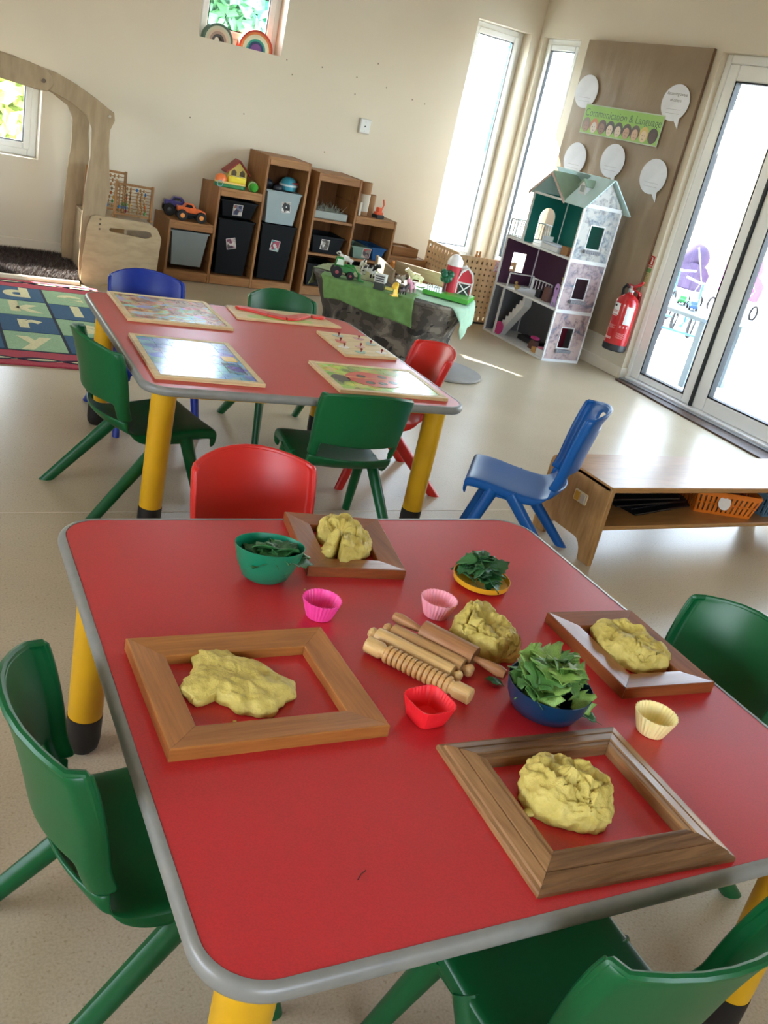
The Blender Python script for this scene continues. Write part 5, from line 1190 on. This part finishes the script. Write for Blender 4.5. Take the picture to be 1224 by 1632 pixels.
B().box(-.024, .03, -.022, .022, .05, .057).build('seat', li_, o, bevel=.001); B().box(.022, .03, -.02, -.012, 0, .05).build('leg', li_, o); B().box(.022, .03, .012, .02, 0, .05).build('leg', li_, o)
B().prism([(0, .120), (.010, .132), (.007, .140), (0, .136), (-.007, .140), (-.010, .132)], -.0312, -.0304, 'x').build('heart', pm('heart_dark', '#3c2440', .5), o)
o = thing('doll_table', 'white dolls table behind the lilac chair', 'dolls furniture', (4.69, 5.56, .394)); o['group'] = 'furniture inside the dolls house'
B().lathe([(0, .085), (.05, .085), (.05, .092), (0, .092)], 18).build('table_top', HW, o); [B().cone((x, y, 0), (x, y, .085), .004, None, 6).build('leg', HW, o) for x, y in ((.03, .03), (-.03, .03), (.03, -.03), (-.03, -.03))]
ff(B().prism([(5.62, .394), (5.69, .394), (5.69, .45), (5.68, .50), (5.63, .50), (5.62, .45)], 4.60, 4.64, 'x').build('doll_stool', pm('doll_brown', '#6a4640', .6), None, bevel=.003), 'brown dolls seat in the middle of the middle floor')
ff(B().box(4.62, 4.67, 5.745, 5.80, .394, .455).build('doll_cabinet', pm('doll_dark', '#23242c', .5), None, bevel=.003), 'small black dolls cabinet on the middle floor')
k = B(); k.ball((0, 0, .022), .020, 10, (1, 1.3, 1)); k.ball((0, .02, .05), .012, 8); o = k.build('toy_rabbit', pm('figure_sand', '#b89c60', .7), None, smooth=True); o.location = (4.58, 5.99, .394); ff(o, 'sandy little toy figure at the left end of the middle floor', 'toy figure')
k = B(); k.ball((0, 0, .03), .018, 10, (1, 1, 1.5)); k.ball((0, 0, .068), .014, 8); k.cone((0, 0, .07), (0, .02, .11), .006, .004, 6); o = k.build('toy_rabbit', pm('figure_straw', '#b0a060', .7), None, smooth=True); o.location = (4.68, 5.585, .487); ff(o, 'straw coloured toy figure sitting on the white dolls table', 'toy figure')
k = B(); k.prism([(6.06+.052*cos(a), .068+.052*sin(a)) for a in [2*pi*i/22 for i in range(22)]], 4.552, 4.567, 'x'); ff(k.build('doll_cushion', pm('doll_pink', '#c43a80', .6), None, bevel=.003), 'round hot pink dolls seat at the left of the ground floor')
ff(B().box(4.70, 4.80, 5.72, 5.98, .016, .055).build('doll_sofa', pm('doll_sofa_dark', '#24262c', .6), None, bevel=.008), 'black dolls sofa at the back of the ground floor')
o = thing('doll_armchair', 'brown dolls armchair with a pink top on the ground floor', 'dolls furniture', (4.63, 5.66, .016)); o['group'] = 'furniture inside the dolls house'
B().prism([(-.05, 0), (.05, 0), (.045, .04), (.02, .075), (-.03, .07)], -.02, .02, 'x').build('body', pm('doll_brown', '#6a4640', .6), o, bevel=.004); B().box(-.02, .02, -.03, .04, .078, .10).build('pink_top', pm('doll_pink', '#c43a80', .6), o, bevel=.005)
ff(B().box(4.565, 4.60, 5.555, 5.60, .016, .055).build('doll_block', pm('doll_pale_wood', '#c49a5c', .5), None, bevel=.002), 'small pale wooden dolls chair near the front of the ground floor')
o = thing('doll_bathtub', 'white dolls box bed with a pink cover at the front corner of the ground floor', 'dolls furniture', (4.60, 5.475, .016)); o['group'] = 'furniture inside the dolls house'
B().box(-.045, .045, -.045, .055, 0, .05).build('box', HW, o, bevel=.003); B().box(-.04, .04, -.04, .05, .05, .062).build('cover', pm('doll_rose', '#c46a88', .7), o, bevel=.004)
ff(B().box(4.70, 4.78, 5.50, 5.60, .016, .28).build('doll_wardrobe', pm('doll_crimson', '#7a2038', .5), None, bevel=.003), 'tall crimson dolls wardrobe at the right of the ground floor')

# ================================================================== DISPLAY BOARD
def kraft():
    d = Nd('brown_kraft_paper'); v = d.mapping(); f = d.noise(d.mapping((1, 1, .25)), 9, 4, .6); g = d.noise(v, 3, 3)
    d.l(d.ramp(g, [(.3, lin('#86725a')), (.7, lin('#947f65'))]), d.b.inputs['Base Color']); d.P(Roughness=.42); d.b.inputs['Specular IOR Level'].default_value = .4; d.bump(f, .35, .012); return d.m
t = thing('display_board', 'tall brown paper covered display board on the right wall', 'display board', (5.032, 5.82, 1.26)); KR = kraft()
B().box(-.012, .012, -.665, .66, -1.01, 1.01).build('backing_board', pm('board_edge', '#6b5138', .7), t)
def kp(u, v): y = -.665+1.325*u; z = -1.01+2.02*v; return (-.0145-.0035*noise.noise(Vector((y*5, z*1.5, 2)))-.002*noise.noise(Vector((y*14, z*9, 5))), y, z)
B().grid(kp, 60, 60).build('kraft_paper', KR, t, smooth=True, ang=80)
wl = Vector((0, -1, 0))  # text runs towards -y when seen from the room
def on_board(y, z, x=5.012, rot=0): return basis((x, y, z), (0, -cos(rot), sin(rot)), (0, sin(rot), cos(rot)), (-1, 0, 0))
PW = pm('laminated_white', '#dcdfe8', .25, coat=.3)
INK = pm('ink_grey', '#55585f', .5)
def bubble(label, y, z, sy=.134, sz=.120, tail=-.03, rot=0, lines=()):
    t = thing('speech_bubble', label, 'speech bubble', (5.008, y, z), 0, 'white speech bubbles on the brown display board')
    pl = []
    for i in range(40):
        a = 2*pi*i/40; pl.append((sy*cos(a), sz*sin(a)))
    L = on_board(0, 0, 0, rot); k = B(); tp = [(tail-.035+.0, -sz*.93), (tail-.070, -sz*1.36), (tail+.012, -sz*.98)]
    tp = [(-tail+.0, -sz*.9), (-tail+.065, -sz*1.38), (-tail+.052, -sz*.78)]
    k.prism(pl, 0, .0012, mt=L); k.build('paper', PW, t)
    k = B(); k.prism(tp, 0, .0011, mt=L); k.build('paper_tail', PW, t)
    for (txt, yy, s_) in lines: text_mesh('writing', txt, s_, INK, L @ Matrix.Translation((0, yy, .0014)), t, .0001)
    k = B(); [k.box(-.07, .07, -.045-q*.026, -.042-q*.026, .0013, .0015, L) for q in range(2)]; k.build('fine_print', pm('faint_ink', '#a9abb4', .5), t)
    return t
bubble('blank looking speech bubble at the upper left of the display board', 6.335, 1.905)
bubble('speech bubble headed Becoming aware of others at the upper right of the board', 5.349, 1.912, lines=(('Becoming aware', .056, .030), ('of others', .016, .030)))
bubble('speech bubble above the roof of the dolls house, left of the lower three', 6.255, 1.418)
bubble('shiny speech bubble in the middle of the lower three', 5.815, 1.462, tail=-.02)
bubble('speech bubble at the lower right edge of the display board', 5.343, 1.420)
t = thing('title_banner', 'green banner reading Communication & Language above a row of drawn faces', 'banner', (5.006, 5.842, 1.717))
GB_ = pm('banner_green', '#8dbb5c', .3, coat=.2); L = on_board(0, 0, 0, -.0)
B().box(-.443, .443, -.106, .106, 0, .0012, L).build('laminate_sheet', pm('laminate_pale', '#bcc9b0', .25, coat=.3), t); B().box(-.435, .435, -.098, .098, .0012, .0016, L).build('green_print', GB_, t)
text_mesh('writing', 'Communication & Language', .076, pm('banner_ink', '#3f5a3c', .5), L @ Matrix.Translation((0, .045, .0018)), t, .0001)
hair = ['#7c6a58', '#b8764a', '#5c4038', '#2c241f', '#3c342c', '#43302a', '#54453c', '#c9b060', '#3c2a26']; skin = ['#9a7a68', '#cfc4b8', '#8a6654', '#d8c4ac', '#cdbba6', '#b8947a', '#caa78c', '#dcc4a0', '#4c332c']
for i in range(9):
    x = -.385+i*.095; k = B(); k.prism([(x+.050*cos(a), -.040+.052*sin(a)) for a in [2*pi*q/20 for q in range(20)]], .0017, .0021, mt=L); hd = k.build('drawn_hair', pm('hair%d' % i, hair[i], .5), t)
    k = B(); k.prism([(x+.034*cos(a), -.055+.040*sin(a)) for a in [2*pi*q/20 for q in range(20)]], .0022, .0025, mt=L); k.build('drawn_face', pm('skin%d' % i, skin[i], .5), hd)
    k = B(); [k.box(x+s*.012-.003, x+s*.012+.003, -.052, -.046, .0026, .0028, L) for s in (-1, 1)]; k.box(x-.009, x+.009, -.074, -.071, .0026, .0028, L); k.build('drawn_features', pm('drawn_ink', '#3a2c28', .5), hd)

# ================================================================== FIRE EXTINGUISHER + SIGNS
t = thing('fire_extinguisher', 'red fire extinguisher hanging on the wall below the fire signs', 'fire extinguisher', (4.955, 5.150, .20), pi)
ER = pm('extinguisher_red', '#b4161c', .25, coat=.5); EB = pm('extinguisher_black', '#15161a', .5)
B().lathe([(0, .035), (.083, .035), (.085, .05), (.085, .335), (.080, .365), (.066, .392), (.040, .410), (.022, .418), (.020, .43), (0, .43)], 40).build('cylinder', ER, t, smooth=True, ang=50)
B().lathe([(0, 0), (.080, 0), (.087, .006), (.088, .045), (.0855, .050), (0, .05)], 40).build('base_ring', EB, t, smooth=True, ang=40)
B().lathe([(.018, .43), (.022, .432), (.022, .455), (.014, .46), (.014, .475), (0, .475)], 20).build('valve_collar', pm('valve_silver', '#b9bbbd', .3, .8), t, smooth=True, ang=40)
B().prism([(-.035, .470), (.02, .462), (.085, .500), (.10, .525), (.092, .528), (.02, .482), (-.035, .485)], -.009, .009, 'x').build('top_lever', ER, t, bevel=.002)
B().prism([(-.03, .455), (.02, .45), (.08, .44), (.098, .425), (.10, .433), (.085, .452), (.02, .462), (-.03, .465)], -.008, .008, 'x').build('carry_handle', ER, t, bevel=.002)
B().tube([(0, -.02, .455), (-.01, -.07, .47), (-.02, -.105, .44), (-.03, -.108, .36), (-.03, -.10, .20)], .010, 8).build('hose', EB, t, smooth=True)
B().box(-.10, -.080, -.02, .02, .30, .42).build('wall_bracket', pm('bracket_red', '#8a1418', .4), t)
def curved_label(a0, a1, z0, z1, m, nm, r=.0856):
    a0 += RAD(137); a1 += RAD(137)
    k = B(); k.grid(lambda u, v: ((r)*cos(a0+(a1-a0)*u), r*sin(a0+(a1-a0)*u), z0+(z1-z0)*v), 10, 1); return k.build(nm, m, t, smooth=True)
# the room side of the cylinder faces local -y / -x
lw_ = pm('label_white', '#dcdcdc', .35)
curved_label(RAD(-165), RAD(-120), .262, .345, lw_, 'brand_label')
curved_label(RAD(-85), RAD(-45), .205, .335, lw_, 'service_tag')
curved_label(RAD(-168), RAD(-125), .252, .257, lw_, 'printed_line')
for q in range(5): curved_label(RAD(-160), RAD(-115-6*(q % 3)), .185-q*.006, .187-q*.006, pm('label_pink', '#d99a98', .4), 'printed_line')
for q in range(6): curved_label(RAD(-100), RAD(-60-5*(q % 2)), .135-q*.007, .137-q*.007, pm('label_pink', '#d99a98', .4), 'printed_line')
curved_label(RAD(-165), RAD(-122), .082, .098, pm('label_pink', '#d99a98', .4), 'printed_block'); 
for i, a_ in enumerate((-95, -78, -62)): curved_label(RAD(a_), RAD(a_+7), .178, .192, pm('label_pink', '#d99a98', .4), 'pictogram')
text_mesh('writing', 'ctor', .034, pm('label_red_ink', '#b42a24', .4), basis((.0866*cos(RAD(-5)), .0866*sin(RAD(-5)), .288), (-sin(RAD(-5)), cos(RAD(-5)), 0), (0, 0, 1)), t, .0002)
curved_label(RAD(-158), RAD(-140), .318, .332, EB, 'label_mark', .0862)
t = thing('fire_sign', 'red fire extinguisher sign with white pictogram above a green instruction panel', 'sign', (5.048, 5.146, .875)); L = on_board(0, 0, 0)
B().box(-.031, .031, -.034, .032, 0, .001, L).build('red_square', pm('sign_red', '#b5241c', .4), t)
SW = pm('sign_white', '#e4e0d8', .4)
B().prism([(-.020, .024), (-.008, .026), (-.010, .010), (-.014, -.026), (-.022, -.026), (-.024, -.004), (-.026, .012)], .001, .0014, mt=L).build('flame_pictogram', SW, t)
B().box(.004, .018, -.026, .008, .001, .0014, L).box(.008, .014, .008, .018, .001, .0014, L).box(.000, .014, .016, .020, .001, .0014, L).build('extinguisher_pictogram', SW, t)
B().box(-.031, .031, -.052, -.040, 0, .001, L).build('red_strip', pm('sign_red', '#b5241c', .4), t); text_mesh('writing', 'Fire extinguisher', .0072, SW, L @ Matrix.Translation((0, -.046, .0012)), t, .0001)
t = thing('instruction_sign', 'pale green and cream instruction sign just above the extinguisher', 'sign', (5.048, 5.146, .755)); 
B().box(-.033, .033, -.068, .064, 0, .001, L).build('panel', pm('sign_cream', '#b5a878', .5), t); B().box(-.030, .030, .034, .062, .001, .0014, L).build('green_strip', pm('sign_green', '#5c8a4c', .45), t)
B().box(-.026, -.010, .040, .058, .0014, .0017, L).build('pictogram', pm('sign_dark_green', '#1f5a34', .45), t)
k = B(); [k.box(-.026, .02-.006*(q % 3), .022-q*.011, .025-q*.011, .001, .0013, L) for q in range(8)]; k.build('fine_print', pm('sign_ink', '#6c6444', .5), t)

# ================================================================== WALL FITTINGS AND SILL TOYS
t = thing('wall_switch', 'white wall plate with a small black centre between the windows', 'switch', (3.60, WY, 1.298))
B().box(-.05, .05, -.016, 0, -.056, .056).build('back_box', pm('switch_grey', '#b8b4ac', .5), t, bevel=.003); B().box(-.042, .046, -.022, -.016, -.048, .052).build('plate', pm('switch_white', '#dcdedc', .35), t, bevel=.003)
B().cone((0, -.0225, 0), (0, -.0205, 0), .0065, .0065, 14).build('centre_button', pm('switch_black', '#22242a', .4), t)
for z in (.034, -.034): B().cone((0, -.0228, z), (0, -.0215, z), .0035, .0035, 10).build('screw', pm('screw_grey', '#8a8c90', .4), t)
tag(thing('wall_marks', 'scattered small dark pin holes and marks on the cream back wall', 'marks', (0, 0, 0)), kind='stuff'); wm = bpy.data.objects['wall_marks']
k = B()
for (x, z) in ((2.87, 1.63), (2.93, 1.54), (3.16, 1.64), (3.46, 1.63), (3.47, 1.51), (3.62, 1.76), (3.98, 1.57), (4.10, 1.56), (3.73, 1.61), (2.2, 1.1), (2.6, 1.2), (3.3, 1.05)): k.cone((x, WY-.0014, z), (x, WY-.0002, z), .0055, .004, 8)
k.build('pin_hole', pm('mark_brown', '#7a6a58', .8), wm)
bpy.data.objects['pin_hole']['kind'] = 'stuff'
def rainbow(label, x, y, R, cols, inner, th, bw=1.0):
    t = thing('toy_rainbow', label, 'toy rainbow', (x, y, 1.64), .05, 'toy rainbows on the high window sill'); n = len(cols); w_ = (R-inner)/n
    for i, c in enumerate(cols):
        r1 = R-i*w_; r0 = r1-w_*.97; A = [pi*q/20 for q in range(21)]
        B().prism([(r1*cos(a), r1*sin(a)*bw) for a in A]+[(r0*cos(a), r0*sin(a)*bw) for a in A[::-1]], -th/2, th/2, 'y').build('arch', pm('rb'+c, c, .5), t, bevel=.001)
    return t
rainbow('grey green and cream toy rainbow at the left of the high window sill', 2.345, 7.245, .115, ['#4c6454', '#c4c2a8', '#d0b8a0', '#a88a7c', '#4a4440'], .028, .05)
o = rainbow('red orange and blue toy rainbow at the right of the high window sill', 2.635, 7.245, .135, ['#c43a20', '#e0782a', '#e9dcb8', '#e8e4c8', '#2fa08a', '#1c3c6c'], .045, .05)
A = [pi*q/16 for q in range(17)]; B().prism([(.044*cos(a), .044*sin(a)) for a in A], -.025, .025, 'y').build('core', pm('rb_purple', '#7a4490', .5), o)

# ================================================================== OUTSIDE
def paving():
    d = Nd('pale_paving'); f = d.noise(d.mapping(), 6, 4); d.l(d.ramp(f, [(.3, lin('#b2b4b6')), (.7, lin('#c6c8ca'))]), d.b.inputs['Base Color']); d.P(Roughness=.8); return d.m
tag(B().box(5.19, 60, -40, 60, -.25, -.03).box(-40, 5.19, 7.40, 60, -.25, -.03).build('patio_ground', paving()), kind='structure')
BR = [pm('brick_%d' % i, c, .85, var=.15, vs=30) for i, c in enumerate(('#b09a86', '#a48a76', '#bba892'))]
gw = thing('garden_wall', 'pale brick garden wall across the yard beyond the glass doors', 'garden wall', (0, 0, 0))
B().box(13.02, 13.2, -2, 18, -.03, 2.6).build('mortar_core', pm('mortar', '#c9c2b4', .9), gw)
kk = [B(), B(), B()]
for r in range(34):
    for c_ in range(88):
        kk[(r*7+c_*3) % 3].box(13.0, 13.03, -2+c_*.226+(r % 2)*.113, -2+c_*.226+(r % 2)*.113+.214, -.03+r*.076, -.03+r*.076+.064)
for i, k in enumerate(kk): tag(k.build('brick_course', BR[i], gw), kind='stuff')
t = thing('garden_table', 'grey blue outdoor table just outside the glass door', 'garden table', (5.95, 5.55, -.03), .15); gm = pm('outdoor_grey', '#6f7a80', .5)
B().prism(rrect(.62, .9, .05, 5), .52, .55).build('table_top', gm, t, bevel=.004)
for x, y in ((.26, .4), (-.26, .4), (-.26, -.4), (.26, -.4)): B().box(x-.025, x+.025, y-.025, y+.025, 0, .52).build('leg', gm, t)
for i, (x, y, c_, lb) in enumerate(((5.85, 5.72, '#a83a44', 'red toy car on the outdoor table'), (6.0, 5.62, '#2f8a4c', 'green toy car on the outdoor table'), (5.9, 5.42, '#3a5c9c', 'blue toy car on the outdoor table'))):
    o = thing('toy_car', lb, 'toy car', (x, y, .523), .5*i); B().prism([(-.07, .018), (.07, .018), (.07, .04), (.035, .045), (.02, .068), (-.035, .068), (-.045, .045), (-.07, .042)], -.028, .028, 'y').build('body', pm('car'+c_, c_, .4), o, bevel=.004)
    for a in (-.042, .042):
        for s in (-1, 1): B().cone((a, s*.022, .016), (a, s*.033, .016), .016, .016, 12).build('wheel', pm('tyre_black', '#121214', .7), o)
def trike(label, x, y, rz, col):
    t = thing('tricycle', label, 'tricycle', (x, y, -.03), rz, 'tricycles parked on the patio'); m = pm('trike'+col, col, .4)
    for (a, b_, r) in ((.38, 0, .16), (-.3, .2, .12), (-.3, -.2, .12)):
        w_ = B().tube([(a+r*cos(q), b_, r+r*sin(q)) for q in [2*pi*i/20 for i in range(20)]], .018, 6, True).build('wheel', pm('tyre_black', '#121214', .7), t, smooth=True)
        k = B(); [k.cone((a, b_, r), (a+r*cos(q), b_, r+r*sin(q)), .004, None, 5) for q in [2*pi*i/8 for i in range(8)]]; k.cone((a, b_-.02, r), (a, b_+.02, r), .025, None, 10); k.build('spokes', pm('spoke_grey', '#9a9ca0', .4), w_)
    B().tube([(.38, 0, .16), (.30, 0, .42), (.26, 0, .56)], .014, 8).build('fork', m, t, smooth=True); B().tube([(.24, .18, .60), (.27, .05, .57), (.27, -.05, .57), (.24, -.18, .60)], .012, 8).build('handlebar', pm('spoke_grey', '#9a9ca0', .4), t, smooth=True)
    B().tube([(.30, 0, .40), (.0, 0, .22), (-.3, 0, .18)], .018, 8).build('frame_tube', m, t, smooth=True); B().cone((-.3, -.2, .12), (-.3, .2, .12), .012).build('axle', m, t); B().prism(rrect(.2, .17, .06, 5, -.16, 0), .30, .33).build('saddle', pm('saddle_black', '#1c1c20', .6), t, bevel=.008); B().cone((-.16, 0, .2), (-.16, 0, .3), .012).build('seat_post', m, t)
trike('blue tricycle nearest to the glass door on the patio', 7.4, 6.8, .6, '#3a6a94'); trike('teal tricycle in the middle of the parked row', 7.95, 7.7, .6, '#3c7f86'); trike('purple tricycle at the far end of the parked row', 8.5, 8.6, .6, '#6c5090')
def pram(label, x, y, rz, c1):
    t = thing('toy_pushchair', label, 'pushchair', (x, y, -.03), rz, 'covered pushchairs in the yard'); m = pm('pram'+c1, c1, .7, var=.2, vs=10)
    t.scale = (.75, .75, .75)
    B().ball((0, 0, .85), .34, 18, (1, .8, .75)).build('hood', m, t, smooth=True); B().prism([(-.3, .35), (.35, .3), (.42, .6), (.2, .72), (-.3, .8)], -.24, .24, 'y').build('seat_body', m, t, bevel=.03)
    for a in (-.28, .32):
        for s in (-.25, .25): B().tube([(a+.12*cos(q), s, .12+.12*sin(q)) for q in [2*pi*i/16 for i in range(16)]], .02, 6, True).build('wheel', pm('tyre_black', '#121214', .7), t, smooth=True)
    for s in (-.24, .24): B().tube([(-.28, s, .12), (.1, s, .5), (-.5, s, 1.05)], .014, 6).build('frame_tube', pm('spoke_grey', '#9a9ca0', .4), t)
pram('dark purple covered pushchair beyond the tricycles', 9.3, 8.8, .4, '#3c2c4c'); pram('magenta covered pushchair further right in the yard', 10.2, 8.7, .2, '#9a4a90')
# trees behind the windows
def tree(label, x, y, H, R, col, seed):
    t = thing('garden_tree', label, 'tree', (x, y, -.03)); rr = random.Random(seed)
    B().tube([(0, 0, 0), (.05, 0, H*.4), (0, .05, H*.75)], [.13, .10, .06], 8).build('trunk', pm('bark', '#5c4a3c', .9), t, smooth=True)
    k = B()
    for i in range(1500):
        a = rr.uniform(0, 2*pi); b_ = math.acos(rr.uniform(-1, 1)); r = R*(rr.random()**.4); p = Vector((r*sin(b_)*cos(a), r*sin(b_)*sin(a), H*.75+r*cos(b_)*.85)); u = Vector((rr.gauss(0, 1), rr.gauss(0, 1), rr.gauss(0, 1))).normalized()*.09; v = u.orthogonal().normalized()*.06
        k.add([p-u, p+v, p+u, p-v], [(0, 1, 2, 3)])
    tag(k.build('foliage', pm('tree'+col, col, .6, var=.3, vs=2), t), kind='stuff')
tree('green tree seen through the high window, to its left', 3.0, 10.2, 2.6, .75, '#5f9a6c', 1); tree('green tree seen through the high window, to its right', 4.5, 12.0, 3.4, .8, '#4f9a7c', 2)
tree('yellow green shrub tree seen through the low left window', 1.3, 10.0, 1.0, .8, '#a9b86c', 4)
t = thing('feather_flag', 'tall blue feather flag outside the corner window', 'flag', (5.97, 9.0, -.03)); B().cone((0, 0, 0), (0, 0, 2.75), .012, .006, 8).build('flag_pole', pm('flag_pole_grey', '#9aa0a4', .4), t)
B().box(.012, .10, -.003, .003, 1.3, 2.45).build('flag_cloth', pm('flag_blue', '#1f78b4', .7), t)
